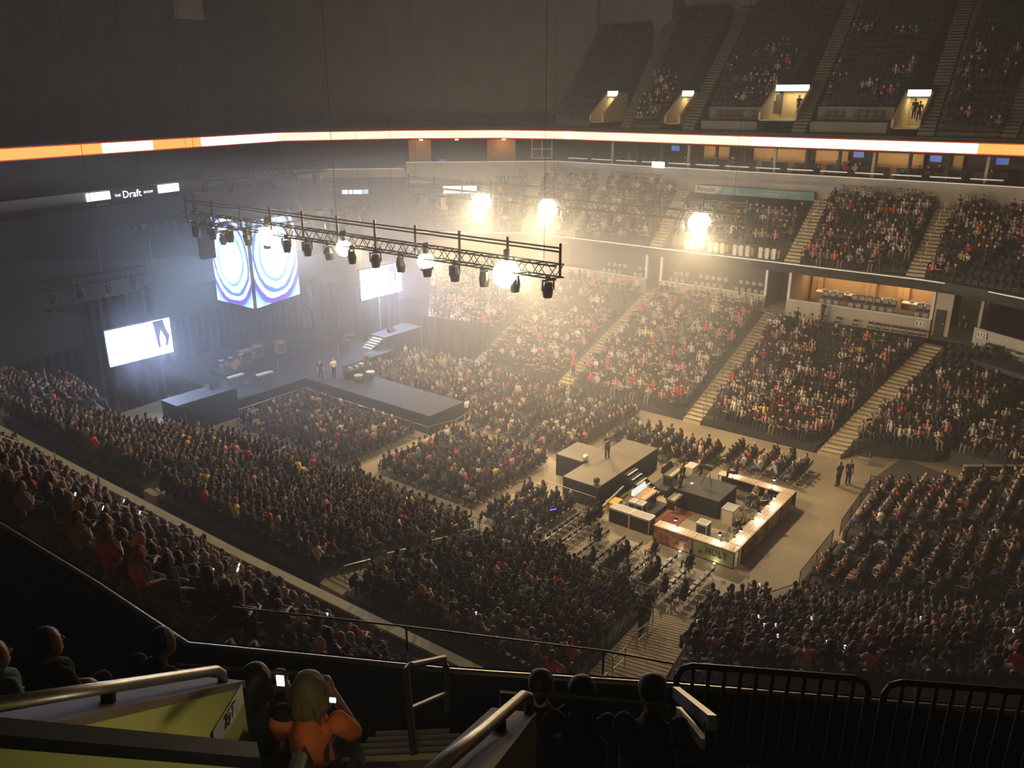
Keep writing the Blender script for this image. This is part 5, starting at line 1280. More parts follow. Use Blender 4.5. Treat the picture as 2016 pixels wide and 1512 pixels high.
# ------------------------------------------------------------------ tunnel corner
struct(MB().wall([(49.75, 6.25), (52.6, 2.2), (56, -4)], 0.0, 2.0, 0.25).build('wall_tunnel', 'front_concrete'))
pn = tag(MB().wall([(52.2, 6.1), (55.4, 2.0)], 0.9, 2.55, 0.12).build('scoreboard', 'dark_wall'), 'dark blue display board standing beside the tunnel', 'board')
MB().wall([(52.15, 6.05), (55.35, 1.95)], 2.55, 2.62, 0.2).build('frame', 'alu', pn); MB().wall([(52.2, 6.2), (52.28, 6.05)], 0.9, 2.6, 0.12).build('frame', 'alu', pn)
struct(MB().prism([(51.4, 11.4), (57.2, 10.6), (55.6, 4.4), (52.2, 8.3)], 0.0, 0.03).build('floor_tunnel_ramp', 'tier_concrete'))
wc = empty('wheelchair', (55.0, 12.3, 0)); tag(wc, 'wheelchair parked at the tunnel mouth', 'wheelchair')
for s in (-0.3, 0.3):
    MB().tube([(s - 0.02, 0, 0.3), (s + 0.02, 0, 0.3)], 0.3, 16, cap=False).build('wheel', 'alu', wc)
    MB().tube([(s, -0.25, 0.95), (s, -0.2, 0.5), (s, 0.35, 0.48), (s, 0.4, 0.1)], 0.018, 5).build('side_frame', 'alu', wc)
MB().box(-0.26, 0.26, -0.2, 0.3, 0.46, 0.52).build('seat', 'seat_black', wc); MB().box(-0.26, 0.26, -0.26, -0.2, 0.5, 0.95).build('backrest', 'seat_black', wc)
# suite seats and interiors
sme = MB().box(-0.24, 0.24, -0.1, 0.32, 0.38, 0.48).box(-0.25, 0.25, -0.17, -0.09, 0.4, 0.95).mesh('suite_chair', 'seat_black')
spd = MB().box(-0.19, 0.19, -0.09, -0.075, 0.55, 0.88).mesh('seat_pad', 'seat_grey')
def suite_seats(y0, y1, x, z, name, rown):
    n = int((y1 - y0) / 0.62)
    for i in range(n):
        o = inst('suite_chair', sme, None, (x, y0 + 0.31 + i * 0.62, z), PI / 2); inst('seat_pad', spd, o)
        tag(o, 'padded suite chair, %s row, %s from the far end, %s' % (rown, nth(i), name), 'chair', 'padded seats in the far suites')
for nm, segs, rows in (('unlit middle suite', ((26.4, 29.6), (30.4, 33.9), (34.3, 36.2)), ((70.9, 6.2), (71.9, 6.65))), ('lit suite', ((12.9, 14.2), (15.6, 19.4), (19.9, 22.0)), ((70.9, 6.2), (71.9, 6.65))), ('suite nearest the stage', ((38.2, 40.2), (41.2, 44.0)), ((70.9, 6.2), (71.9, 6.65)))):
    for j, (x, z) in enumerate(rows):
        for k, (a, b) in enumerate(segs):
            suite_seats(a, b, x, z, '%s section %s' % (nm, ('one', 'two', 'three')[k]), ('front', 'rear')[j])
        if j: struct(MB().box(71.5, 73.0, segs[0][0], segs[-1][1], 6.0, 6.65).build('floor_suite_step', 'suite_dark'))
        else: struct(MB().box(70.5, 71.5, segs[0][0], segs[-1][1], 6.0, 6.2).build('floor_suite_step', 'suite_dark'))
def lamp_strip(x, y0, y1, z, e, label, col=(1, 0.68, 0.34), m='suite_light'):
    o = tag(MB().box(x - 0.12, x + 0.12, y0, y1, z - 0.04, z).build('ceiling_lamp', m), label, 'lamp')
    L = bpy.data.lights.new('lamp_light', 'AREA'); L.shape = 'RECTANGLE'; L.size = 0.3; L.size_y = y1 - y0; L.energy = e; L.color = col
    lo = bpy.data.objects.new('lamp_light', L); COL.objects.link(lo); lo.parent = o; lo.location = (x, (y0 + y1) / 2, z - 0.06)
lamp_strip(74.0, 13.2, 17.4, 9.15, 110, 'warm ceiling lamp strip in the lit suite, right half')
lamp_strip(74.0, 18.4, 23.4, 9.15, 95, 'warm ceiling lamp strip in the lit suite, left half')
lamp_strip(73.2, 39.0, 46.0, 9.15, 60, 'dim ceiling lamp strip in the suite nearest the stage')
lamp_strip(73.2, 27.0, 36.0, 9.15, 40, 'dim ceiling lamp strip in the unlit middle suite')
lamp_strip(72.0, 8.6, 12.2, 9.15, 10, 'dim lamp over the service passage', (1, 0.8, 0.5))
for i, (y0, y1) in enumerate(((13.4, 15.6), (16.2, 17.6), (19.6, 22.8))):
    o = tag(MB().box(73.6, 74.3, y0, y1, 6.02, 7.05).build('bar_counter', 'wood'), 'wooden counter in the lit suite, %s from its right' % nth(i), 'counter')
    MB().box(73.5, 74.4, y0 - 0.05, y1 + 0.05, 7.05, 7.12).build('counter_top', 'white_paint', o)
for i, y in enumerate((18.6, 23.2, 15.9)):
    o = tag(MB().box(75.0, 75.38, y - 0.5, y + 0.5, 6.0, 8.3).build('cupboard', 'wood'), 'tall wooden cupboard at the lit suite rear, %s' % ('middle', 'left end', 'right end')[i], 'cupboard')
    for sgn in (-1, 1):
        dd_ = MB().box(74.97, 75.0, y + sgn * 0.02, y + sgn * 0.45, 6.1, 8.2).build('door', 'suite_wall_lit', o); MB().box(74.93, 74.97, y + sgn * 0.05, y + sgn * 0.08, 6.9, 7.2).build('handle', 'alu', dd_)
for i, y in enumerate((14.0, 14.9, 16.6, 20.2, 21.2, 22.2)):
    tag(MB().tube([(73.9, y, 7.13), (73.9, y, 7.32)], [0.16, 0.2], 10).build('serving_dish', 'alu'), 'metal serving dish on the lit suite counters, %s from right' % nth(i), 'dish')
# cream folding chairs row under the lit suite and under suite 112
for i, y in enumerate((20.6, 19.3, 18.0, 16.8, 16.2, 15.6, 14.9, 14.35, 13.8, 13.3, 12.8)):
    if i == 1: y = 19.4
    folding_chair(69.2, y, 5.3, PI / 2, 'folding chair before the lit suite wall, %s from the left' % nth(i), 'folding chairs on the suite walkway')
struct(MB().box(67.4, 69.95, 12.6, 21.6, 5.0, 5.3).build('floor_walkway', 'tier_concrete'))
for i in range(8):
    t = i / 7; x, y = 68.3 - 3.0 * t, 8.2 - 4.9 * t
    folding_chair(x, y, 5.3, 1.05, 'folding chair below the corner suite wall, %s from the left' % nth(i), 'folding chairs at the corner suite')
struct(MB().prism([(67.2, 10.6), (69.6, 9.6), (63.4, -1.0), (61.5, 0.2)], 5.0, 5.3).build('floor_walkway', 'tier_concrete'))
def section_sign(a, b, z, txt, label):
    Mx = frame_mat(a, b, z); w = math.dist(a, b)
    o = MB().add([Mx @ Vector(p) for p in ((0, 0, 0.02), (w, 0, 0.02), (w, 0.5, 0.02), (0, 0.5, 0.02), (0, 0, 0), (w, 0, 0), (w, 0.5, 0), (0, 0.5, 0))], [(0, 1, 2, 3), (7, 6, 5, 4), (0, 4, 5, 1), (1, 5, 6, 2), (2, 6, 7, 3), (3, 7, 4, 0)]).build('section_sign', 'white_paint')
    tag(o, label, 'sign'); text_obj('sign_text', txt, 0.32, 'ink_dark', Mx, w * 0.12, 0.09, w * 0.76, o)
section_sign((69.87, 13.6), (69.87, 12.8), 6.2, '111', 'small section number on the lit suite wall')
section_sign((69.42, 9.1), (68.98, 8.4), 6.2, '112', 'small section number on the corner suite wall')
section_sign((69.87, 27.0), (69.87, 26.2), 6.2, '110', 'small section number on the middle suite wall')
# white counters on the club platform under the banner
struct(MB().box(70.4, 72.2, 24.9, 36.6, 9.4, 10.0).build('floor_club_platform', 'tier_concrete'))
for i, y in enumerate((25.6, 28.0, 30.4, 32.8)):
    o = tag(MB().box(71.2, 71.7, y, y + 1.9, 10.62, 10.7).build('counter_table', 'banner_cream'), 'white cloth counter on the club platform, %s from right' % nth(i), 'table', 'white counters on the club platform')
    MB().box(71.22, 71.68, y + 0.02, y + 1.88, 10.02, 10.62).build('table_cloth', 'banner_cream', o)
    for k in range(3):
        tag(MB().box(70.62, 70.98, y + 0.15 + 0.6 * k, y + 0.5 + 0.6 * k, 10.0, 10.6).box(70.62, 70.68, y + 0.15 + 0.6 * k, y + 0.5 + 0.6 * k, 10.6, 10.95).build('counter_chair', 'banner_cream'), 'pale chair before the club counter %s, %s' % (nth(i), nth(k)), 'chair', 'pale chairs on the club platform')
# ------------------------------------------------------------------ banner and signs
bn = tag(MB().wall([(77.62, 37.1), (77.62, 25.3)], 14.45, 15.2, 0.06).build('wall_banner', 'banner_teal'), 'teal and white advertising banner above the far club seats', 'banner')
Mb = frame_mat((77.55, 37.1), (77.55, 25.3), 14.45)
MB().add([Mb @ Vector(p) for p in ((0.0, 0.0, 0.02), (2.2, 0.0, 0.02), (2.9, 0.75, 0.02), (0, 0.75, 0.02))], [(0, 1, 2, 3)]).build('banner_panel', 'banner_cream', bn)
text_obj('banner_text', 'Pinnacle', 0.42, 'ink_dark', Mb, 0.25, 0.2, 1.9, bn)
text_obj('banner_text', 'GET YOUR', 0.17, 'banner_cream', Mb, 3.1, 0.28, 0.95, bn)
text_obj('banner_text', 'GRIZZ CARD', 0.26, 'banner_cream', Mb, 4.15, 0.25, 1.55, bn)
text_obj('banner_text', 'at', 0.14, 'banner_cream', Mb, 5.85, 0.28, 0.2, bn)
text_obj('banner_text', 'GrizzliesBanking.com', 0.26, 'banner_cream', Mb, 6.15, 0.25, 3.0, bn)
text_obj('banner_text', 'PLAY HARDER', 0.13, 'banner_cream', Mb, 9.7, 0.42, 1.2, bn)
text_obj('banner_text', 'Pinnacle Bank', 0.13, 'banner_cream', Mb, 9.8, 0.2, 1.2, bn)
def lit_sign(pts, z0, z1, m, label, name='lit_sign'):
    return tag(MB().wall(pts, z0, z1, 0.1).build(name, m), label, 'sign')
s1 = lit_sign([(32.6, 69.1), (34.8, 69.6)], 15.4, 16.05, 'sign_white', 'white lit panel at the left of the glowing room sign')
s2 = lit_sign([(39.8, 70.75), (42.1, 71.3)], 15.35, 16.05, 'sign_white', 'white lit panel at the right of the glowing room sign')
s3 = lit_sign([(34.95, 69.75), (39.7, 70.85)], 15.1, 16.1, 'dark_wall', 'glowing white lettered room sign above the stage end')
Ms = frame_mat((34.95, 69.62), (39.7, 70.72), 15.2)
text_obj('sign_text', 'THE', 0.2, 'sign_white', Ms, 0.25, 0.32, 0.6, s3); text_obj('sign_text', 'Draft', 0.6, 'sign_white', Ms, 1.1, 0.14, 1.9, s3); text_obj('sign_text', 'ROOM', 0.2, 'sign_white', Ms, 3.3, 0.32, 0.95, s3)
s4 = lit_sign([(57.6, 67.9), (60.0, 65.2)], 13.85, 14.5, 'dark_wall', 'small lit sign of white blocks in the stage corner')
Mq = frame_mat((57.5, 67.82), (59.9, 65.12), 13.9)
for i, (a, b) in enumerate(((0.15, 1.25), (1.35, 1.7), (1.8, 2.75))):
    MB().add([Mq @ Vector(p) for p in ((a, 0.06, 0.03), (b, 0.06, 0.03), (b, 0.46, 0.03), (a, 0.46, 0.03))], [(0, 1, 2, 3)]).build('lit_letters', 'sign_white', s4)
MB().add([Mq @ Vector(p) for p in ((2.85, 0.06, 0.03), (3.35, 0.06, 0.03), (3.35, 0.5, 0.03), (2.85, 0.5, 0.03))], [(0, 1, 2, 3)]).build('lit_block', 'sign_blue', s4)
s5 = lit_sign([(65.1, 59.7), (67.4, 57.1)], 13.9, 14.65, 'sign_white', 'bright white portal sign in the far corner club tier')
for i, (a, b, z0, z1) in enumerate((((64.9, 59.9), (65.4, 59.4), 12.2, 13.9), ((67.0, 57.6), (67.4, 57.2), 12.2, 13.9))):
    struct(MB().wall([a, b], z0, z1, 0.3).build('wall_portal_side', 'portal_wall'))
b1 = lit_sign([(76.6, 41.6), (76.6, 40.2)], 16.7, 17.3, 'sign_white', 'small white screen on the upper suite edge, first')
# upper suites: columns, warm panels, bar rails
for i in range(15):
    y = 12.0 + i * 3.0
    struct(MB().box(79.4, 79.7, y - 0.12, y + 0.12, 16.1, 19.1).build('wall_upper_suite_pier', 'front_concrete' if i % 3 == 0 else 'suite_dark'))
for i, (y0, y1) in enumerate(((17.6, 21.5), (24.2, 27.2), (28.0, 33.4), (36.0, 38.8), (14.4, 15.2))):
    struct(MB().box(82.6, 82.8, y0, y1, 16.1, 18.9).build('wall_upper_suite_panel', 'suite_wall_lit'))
    lamp_strip(81.6, y0, y1, 18.95, (26, 20, 30, 12, 6)[i], 'warm lamp strip in the far upper suites, %s' % ('first lit', 'second lit', 'third lit', 'fourth lit', 'narrow lit')[i])
for i in range(14):
    y = 10.6 + i * 3.1
    o = tag(MB().box(78.75, 79.0, y, y + 2.4, 17.0, 17.08).build('bar_rail', 'white_strip'), 'white drink rail along the upper suites, %s from right' % nth(i), 'rail', 'drink rails of the upper suites')
    MB().box(78.85, 78.92, y + 1.15, y + 1.25, 16.1, 17.0).build('post', 'black_metal', o)
    o = tag(MB().box(80.2, 80.8, y, y + 2.5, 16.5, 16.9).build('suite_bench', 'seat_black'), 'dark bench behind the drink rail, %s from right' % nth(i), 'bench', 'benches of the upper suites')
    MB().box(80.75, 80.9, y, y + 2.5, 16.9, 17.5).build('backrest', 'seat_black', o)
for i, (a, b) in enumerate((((76.5, 58.6), (74.3, 61.0)), ((72.6, 62.8), (70.9, 64.6)), ((69.8, 65.6), (68.0, 67.4)))):
    nx = 1.6
    struct(MB().wall([(a[0] + nx, a[1] + nx), (b[0] + nx, b[1] + nx)], 16.2, 18.9, -0.15).build('wall_upper_suite_panel', 'suite_wall_lit' if i != 1 else 'suite_dark'))
    o = tag(MB().box((a[0] + b[0]) / 2 + 0.7, (a[0] + b[0]) / 2 + 1.0, (a[1] + b[1]) / 2 + 0.5, (a[1] + b[1]) / 2 + 0.8, 18.85, 18.95).build('ceiling_lamp', 'suite_light'), 'warm lamp in the corner upper suites, %s' % nth(i), 'lamp')
    L = bpy.data.lights.new('lamp_light', 'POINT'); L.energy = (50, 5, 30)[i]; L.color = (1, 0.5, 0.2); L.shadow_soft_size = 0.15
    lo = bpy.data.objects.new('lamp_light', L); COL.objects.link(lo); lo.parent = o; lo.location = ((a[0] + b[0]) / 2 + 0.85, (a[1] + b[1]) / 2 + 0.65, 18.7)
wn_ = struct(MB().wall([(78.0, 57.8), (79.4, 55.8)], 16.2, 19.0, 0.1).build('wall_glazed', 'suite_dark'))
Mg = frame_mat((77.9, 57.7), (79.3, 55.7), 16.3)
for a, b in (((0, 0.6), (2.3, 0.6)), ((0, 1.6), (2.3, 1.6)), ((0, 2.6), (2.3, 2.6)), ((0.02, 0.6), (0.02, 2.6)), ((1.15, 0.6), (1.15, 2.6)), ((2.28, 0.6), (2.28, 2.6))):
    MB().beam(Mg @ Vector((a[0], a[1], 0.03)), Mg @ Vector((b[0], b[1], 0.03)), 0.07, 0.07).build('window_frame', 'white_paint', wn_)
# lit corner suite beneath the fascia
for i, t in enumerate((0.2, 0.45, 0.7)):
    x, y = 73.2 - 6.2 * t, 53.5 + 9.3 * t
    o = tag(MB().box(x - 0.3, x + 0.3, y - 0.3, y + 0.3, 9.05, 9.13).build('ceiling_lamp', 'suite_light'), 'orange ceiling lamp in the corner suite, %s' % nth(i), 'lamp')
    L = bpy.data.lights.new('lamp_light', 'POINT'); L.energy = 45; L.color = (1, 0.6, 0.28); L.shadow_soft_size = 0.2
    lo = bpy.data.objects.new('lamp_light', L); COL.objects.link(lo); lo.parent = o; lo.location = (x, y, 8.7)
# upper deck portals
def portal(y0, y1, x, z0, label, w=0.35):
    o = struct(MB().box(x + 1.6, x + 1.8, y0, y1, z0 - 2.6, z0).build('wall_portal_back', 'portal_wall'))
    struct(MB().add([(x - 3.4, y1, z0 - 2.6), (x + 1.7, y1, z0 - 2.6), (x + 1.7, y1, z0 + 0.4), (x, y1, z0 + 0.4), (x - 3.4, y1, z0 - 1.9), (x - 3.4, y1 + 0.2, z0 - 2.6), (x + 1.7, y1 + 0.2, z0 - 2.6), (x + 1.7, y1 + 0.2, z0 + 0.4), (x, y1 + 0.2, z0 + 0.4), (x - 3.4, y1 + 0.2, z0 - 1.9)],
                    [(0, 1, 2, 3, 4), (9, 8, 7, 6, 5), (0, 5, 6, 1), (1, 6, 7, 2), (2, 7, 8, 3), (3, 8, 9, 4), (4, 9, 5, 0)]).build('wall_portal_side', 'portal_wall'))
    struct(MB().add([(x - 3.4, y0 - 0.2, z0 - 2.6), (x + 1.7, y0 - 0.2, z0 - 2.6), (x + 1.7, y0 - 0.2, z0 + 0.4), (x, y0 - 0.2, z0 + 0.4), (x - 3.4, y0 - 0.2, z0 - 1.9), (x - 3.4, y0, z0 - 2.6), (x + 1.7, y0, z0 - 2.6), (x + 1.7, y0, z0 + 0.4), (x, y0, z0 + 0.4), (x - 3.4, y0, z0 - 1.9)],
                    [(0, 1, 2, 3, 4), (9, 8, 7, 6, 5), (0, 5, 6, 1), (1, 6, 7, 2), (2, 7, 8, 3), (3, 8, 9, 4), (4, 9, 5, 0)]).build('wall_portal_side', 'portal_wall'))
    struct(MB().box(x - 3.4, x + 1.7, y0, y1, z0 - 2.7, z0 - 2.6).build('floor_portal', 'stair_concrete'))
    s = tag(MB().box(x - 0.15, x, y0, y1, z0 - 0.05, z0 + 0.62).build('portal_sign', 'black_metal'), label, 'sign')
    MB().box(x - 0.19, x - 0.15, y0 + 0.03, y1 - 0.03, z0, z0 + 0.58).build('lit_face', 'portal_sign', s)
    L = bpy.data.lights.new('portal_light', 'AREA'); L.shape = 'RECTANGLE'; L.size = 1.0; L.size_y = (y1 - y0) * 0.8; L.energy = 60 * (y1 - y0) / 2; L.color = (1, 0.78, 0.42)
    lo = bpy.data.objects.new('portal_light', L); COL.objects.link(lo); lo.parent = s; lo.location = (x + 0.7, (y0 + y1) / 2, z0 - 0.08)
portal(50.2, 51.6, 84.0, 23.5, 'lit sign over the first upper deck portal')
portal(41.0, 42.4, 84.0, 23.5, 'lit sign over the second upper deck portal')
portal(28.95, 32.3, 84.0, 24.0, 'wide blue lit sign over the widest upper portal')
portal(18.1, 20.1, 84.0, 23.5, 'lit sign over the third upper deck portal')
# concrete boxes with seats between the portals
for i, (y0, y1, z) in enumerate(((20.6, 27.4, 21.3), (32.6, 38.4, 21.2))):
    w_ = struct(MB().box(80.6, 82.5, y0, y1, 20.3, z).build('wall_deck_box', 'back_wall'))
    MB().box(82.3, 82.5, y0, y1, z, z + 1.3).build('box_back', 'back_wall', w_)
    rail('box_rail', [(80.7, y0, z), (80.7, y1, z)], 'rail of the concrete box between portals, %s' % ('right one', 'left one')[i], h=1.1, step=None, post=1.6)
    for k in range(int((y1 - y0) / 0.7)):
        if (k * 7 + i) % 5 == 0: continue
        o = inst('suite_chair', sme, None, (81.8, y0 + 0.4 + 0.7 * k, z), PI / 2); tag(o, 'dark chair in the %s upper concrete box, %s from right' % (('right', 'left')[i], nth(k)), 'chair', 'seats in the concrete boxes')
# glow sticks in the audience
glow((68.0, 9.4, 4.2), (67.7, 9.0, 4.4), 'glow_green', 'green glow stick waved in the far corner block')
glow((66.8, 9.9, 3.9), (66.6, 9.6, 3.6), 'glow_blue', 'blue glow stick beside the green one, upper')
glow((66.6, 9.0, 3.4), (66.3, 8.6, 3.45), 'glow_blue', 'blue glow stick beside the green one, lower')
glow((34.6, 24.2, 1.1), (34.9, 23.9, 1.15), 'glow_blue', 'blue glow stick among near floor rows by the platform')
glow((23.9, 20.4, 3.9), (24.1, 20.1, 3.8), 'glow_blue', 'violet glow stick in the near block beside the second stair')
# flag hung from the roof above the stage
fl = tag(MB().box(39.33, 41.89, 64.0, 64.04, 29.30, 32.50).build('hanging_banner', 'back_wall'), 'faint pale banner hanging from the roof above the stage', 'banner')
MB().tube([(39.23, 64.02, 32.50), (41.99, 64.02, 32.50)], 0.03, 6).build('hanging_bar', 'black_metal', fl); MB().tube([(40.61, 64.02, 32.50), (40.61, 64.02, 40.0)], 0.015, 4).build('hanging_cable', 'black_metal', fl)

# stacked spare barriers and pale bars near the wing
for i in range(5):
    x, y = 26.2 + 0.28 * i, 53.6 - 0.3 * i
    o = tag(MB().tube([(x, y, 0), (x, y, 1.05), (x + 1.2, y + 1.2, 1.05), (x + 1.2, y + 1.2, 0)], 0.025, 6).build('spare_barrier', 'steel'), 'spare steel barrier parked beside the wing drape, %s in the stack' % nth(i), 'barrier', 'spare barriers beside the wing')
    MB().tube([(x, y, 0.2), (x + 1.2, y + 1.2, 0.2)], 0.02, 6).build('bottom_rail', 'steel', o)
    for k in range(1, 8): MB().tube([(x + 0.15 * k, y + 0.15 * k, 0.2), (x + 0.15 * k, y + 0.15 * k, 1.05)], 0.012, 4).build('baluster', 'steel', o)
for i in range(3):
    z = 7.6 - 0.9 * i
    tag(MB().beam((22.8 + 0.15 * i, 65.8, z), (24.6 + 0.15 * i, 66.2, z + 0.05), 0.12, 0.1).build('pale_bar', 'back_wall'), '%s pale bar on the dark wall of the stage wing' % ('upper', 'middle', 'lower')[i], 'bar', 'pale bars on the wing wall')

for i, (x, y, z) in enumerate(((81.0, 16.3, 18.4), (81.0, 41.3, 18.4), (81.0, 11.2, 18.4), (81.0, 22.8, 18.5))):
    o = tag(MB().box(x, x + 0.1, y - 0.5, y + 0.5, z - 0.3, z + 0.3).build('television', 'black_metal'), 'blue glowing television in the far upper suites, %s from right' % nth((1, 3, 0, 2)[i]), 'television')
    MB().box(x - 0.02, x, y - 0.46, y + 0.46, z - 0.26, z + 0.26).build('picture', 'tv_blue', o)
o = tag(MB().box(70.6, 70.7, 64.2, 65.4, 16.3, 16.9).build('television', 'black_metal'), 'blue screen on the edge of the corner upper suites', 'television')
MB().box(70.56, 70.6, 64.25, 65.35, 16.35, 16.85).build('picture', 'tv_blue', o)
# ------------------------------------------------------------------ the camera's own upper deck
NV = Vector((0.86, 0.51, 0)).normalized(); MV = Vector((-NV.y, NV.x, 0))
def dk(s, m, z): # s metres outwards towards the arena from the camera, m metres to the left, height z
    p = NV * s + MV * m; return Vector((p.x, p.y, z))
TZ = lambda s: 16.6 + 0.74 * (7.13 - s)
WALLP = [(3.58, 15.6), (3.75, 12.1), (3.85, 9.4), (3.87, 7.44), (5.32, 4.86), (6.52, 2.95), (8.24, 0.07), (10.0, -2.9)]
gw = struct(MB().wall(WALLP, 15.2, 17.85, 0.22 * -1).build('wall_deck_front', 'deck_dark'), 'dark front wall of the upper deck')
tag(MB().tube([(x - 0.1, y - 0.05, 17.87) for x, y in WALLP], 0.035, 8).build('wall_top_rail', 'steel'), 'steel rail along the top of the dark deck wall', 'railing')
tag(MB().tube([(4.3, 7.3, 18.1), (5.22, 5.55, 18.1), (6.2, 3.6, 18.1), (6.45, 2.95, 18.1)], 0.012, 5).build('tension_cable', 'black_metal'), 'thin dark cable above the deck wall', 'cable')
for i, (x, y) in enumerate(((5.22, 5.5), (6.2, 3.62))): MB().tube([(x, y, 17.8), (x, y, 18.1)], 0.012, 5).build('post', 'black_metal', bpy.data.objects['tension_cable'])
RW = [(x + 0.3, y + 0.12) for x, y in WALLP]
MB().wall(RW, 15.75, 16.1, 0.05).build('light_panel', 'ribbon_orange', gw)
# stepped treads (rows) of the deck, parallel to the front wall
def tread_rows(s0, s1, m0, m1, name='seating_tier'):
    n = max(1, round((s1 - s0) / 0.85)); mb = MB(); vs = []; fs = []
    for i in range(n):
        a = s1 - (s1 - s0) * i / n; b = s1 - (s1 - s0) * (i + 1) / n; z = TZ(a) 
        for s in (a, b): vs += [dk(s, m0, z), dk(s, m1, z)]
    for k in range(2 * n - 1): fs.append((2 * k, 2 * k + 1, 2 * k + 3, 2 * k + 2))
    m = len(vs); vs += [dk(s1, m0, 15.5), dk(s1, m1, 15.5), dk(s0, m0, 15.5), dk(s0, m1, 15.5)]
    L = [2 * k for k in range(2 * n)]; R = [2 * k + 1 for k in range(2 * n)]
    fs += [(m, m + 1, 1, 0), tuple([m] + L + [m + 2]), tuple([m + 1] + R + [m + 3]), (2 * (2 * n - 1), 2 * (2 * n - 1) + 1, m + 3, m + 2)]
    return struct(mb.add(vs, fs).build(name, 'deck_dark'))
tread_rows(-1.5, 7.0, -6.5, -0.75)
tread_rows(3.2, 7.0, 0.95, 4.0)
tread_rows(2.9, 6.6, 4.0, 9.0)
# vomitory: stair flight in the middle, walls on both sides
for i in range(12):
    s = 6.9 - i * 0.42
    o = struct(MB().add([dk(s, -0.74, 15.5), dk(s - 0.42, -0.74, 15.5), dk(s - 0.42, 0.94, 15.5), dk(s, 0.94, 15.5), dk(s, -0.74, TZ(s) - 0.1), dk(s - 0.42, -0.74, TZ(s) - 0.1), dk(s - 0.42, 0.94, TZ(s) - 0.1), dk(s, 0.94, TZ(s) - 0.1)],
             [(0, 3, 2, 1), (4, 5, 6, 7), (0, 1, 5, 4), (1, 2, 6, 5), (2, 3, 7, 6), (3, 0, 4, 7)]).build('aisle_step', 'front_concrete'))
def step_box(i):
    a = Vector((3.409, 3.976, 18.855)).lerp(Vector((2.829, 3.719, 19.186)), i / 4); b = Vector((3.778, 3.549, 18.795)).lerp(Vector((3.544, 2.908, 19.091)), i / 4)
    b.z = a.z; bk = NV * -0.34; dn_ = Vector((0, 0, -0.8))
    v = [a, b, b + bk, a + bk]; w = [p + dn_ for p in v]
    o = struct(MB().add(v + w, [(0, 1, 2, 3), (7, 6, 5, 4), (0, 4, 5, 1), (1, 5, 6, 2), (2, 6, 7, 3), (3, 7, 4, 0)]).build('aisle_step', 'brown_wall'))
    v2 = [a + Vector((0, 0, 0.004)), b + Vector((0, 0, 0.004)), b + bk * 0.16 + Vector((0, 0, 0.004)), a + bk * 0.16 + Vector((0, 0, 0.004))]
    MB().add(v2 + [p - Vector((0, 0, 0.003)) for p in v2], [(0, 1, 2, 3), (7, 6, 5, 4), (0, 4, 5, 1), (1, 5, 6, 2), (2, 6, 7, 3), (3, 7, 4, 0)]).build('step_edge', 'seat_grey' if i < 4 else 'portal_wall', o)
for i in range(5): step_box(i)
def slab(a, b, c, d, th, mats, name='wall_vomitory', parent=None):
    """quad a b c d extruded along its normal"""
    n = (b - a).cross(d - a).normalized() * th
    v = [a, b, c, d, a + n, b + n, c + n, d + n]
    return MB().add(v, [(0, 1, 2, 3), (7, 6, 5, 4), (0, 4, 5, 1), (1, 5, 6, 2), (2, 6, 7, 3), (3, 7, 4, 0)]).build(name, mats, parent)
dn = Vector((0, 0, -1))
# yellow side wall with sloping cap and handrail 
y0, y1 = Vector((0.502, 2.889, 21.411)), Vector((2.313, 3.939, 20.007))
yw = struct(slab(y0, y1, y1 + dn * 1.9, y0 + dn * 1.9, 0.24, 'yellow_wall'), 'yellow side wall of the entrance below')
nn = (y1 - y0).cross(dn).normalized() * 0.26
capq = [y0 + nn * -0.1, y1 + nn * -0.1, y1 + nn * 1.05, y0 + nn * 1.05]
MB().add([p + Vector((0, 0, 0.0)) for p in capq] + [p + Vector((0, 0, 0.05)) for p in capq], [(3, 2, 1, 0), (4, 5, 6, 7), (0, 1, 5, 4), (1, 2, 6, 5), (2, 3, 7, 6), (3, 0, 4, 7)]).build('wall_cap', 'brown_wall', yw)
hr_ = [Vector((0.718, 3.075, 21.385)), Vector((1.379, 3.491, 20.841)), Vector((2.134, 3.900, 20.262)), Vector((2.173, 3.907, 20.211)), Vector((2.169, 3.902, 20.120))]
hrl = tag(MB().tube(hr_, 0.03, 10).build('handrail', 'steel', smooth=True), 'shiny steel handrail above the yellow entrance wall', 'handrail')
MB().tube([Vector((1.363, 3.495, 20.837)), Vector((1.367, 3.557, 20.664))], 0.035, 8).build('bracket', 'black_metal', hrl)
# dark sign plate with section number on the yellow wall end
sg = [Vector((1.699, 3.187, 20.414)), Vector((2.005, 3.446, 20.320)), Vector((2.078, 3.558, 20.360)), Vector((1.761, 3.294, 20.438))]
tx = (sg[1] - sg[0]).normalized(); ty = (sg[3] - sg[0]).normalized(); tz = tx.cross(ty).normalized()
wd = (sg[1] - sg[0]).length; hp = 0.135; o0 = sg[0] - tx * 0.05
sgo = tag(slab(o0, o0 + tx * (wd + 0.1), o0 + tx * (wd + 0.1) + ty * hp, o0 + ty * hp, -0.02, 'dark_cap', 'section_sign'), 'dark slanted section plate on the yellow wall end', 'sign')
Mt = Matrix(((tx.x, ty.x, tz.x, o0.x), (tx.y, ty.y, tz.y, o0.y), (tx.z, ty.z, tz.z, o0.z), (0, 0, 0, 1)))
text_obj('sign_text', '217', 0.085, 'seat_grey', Mt, wd * 0.52, 0.026, wd * 0.42, sgo, lift=0.012, depth=0.004)
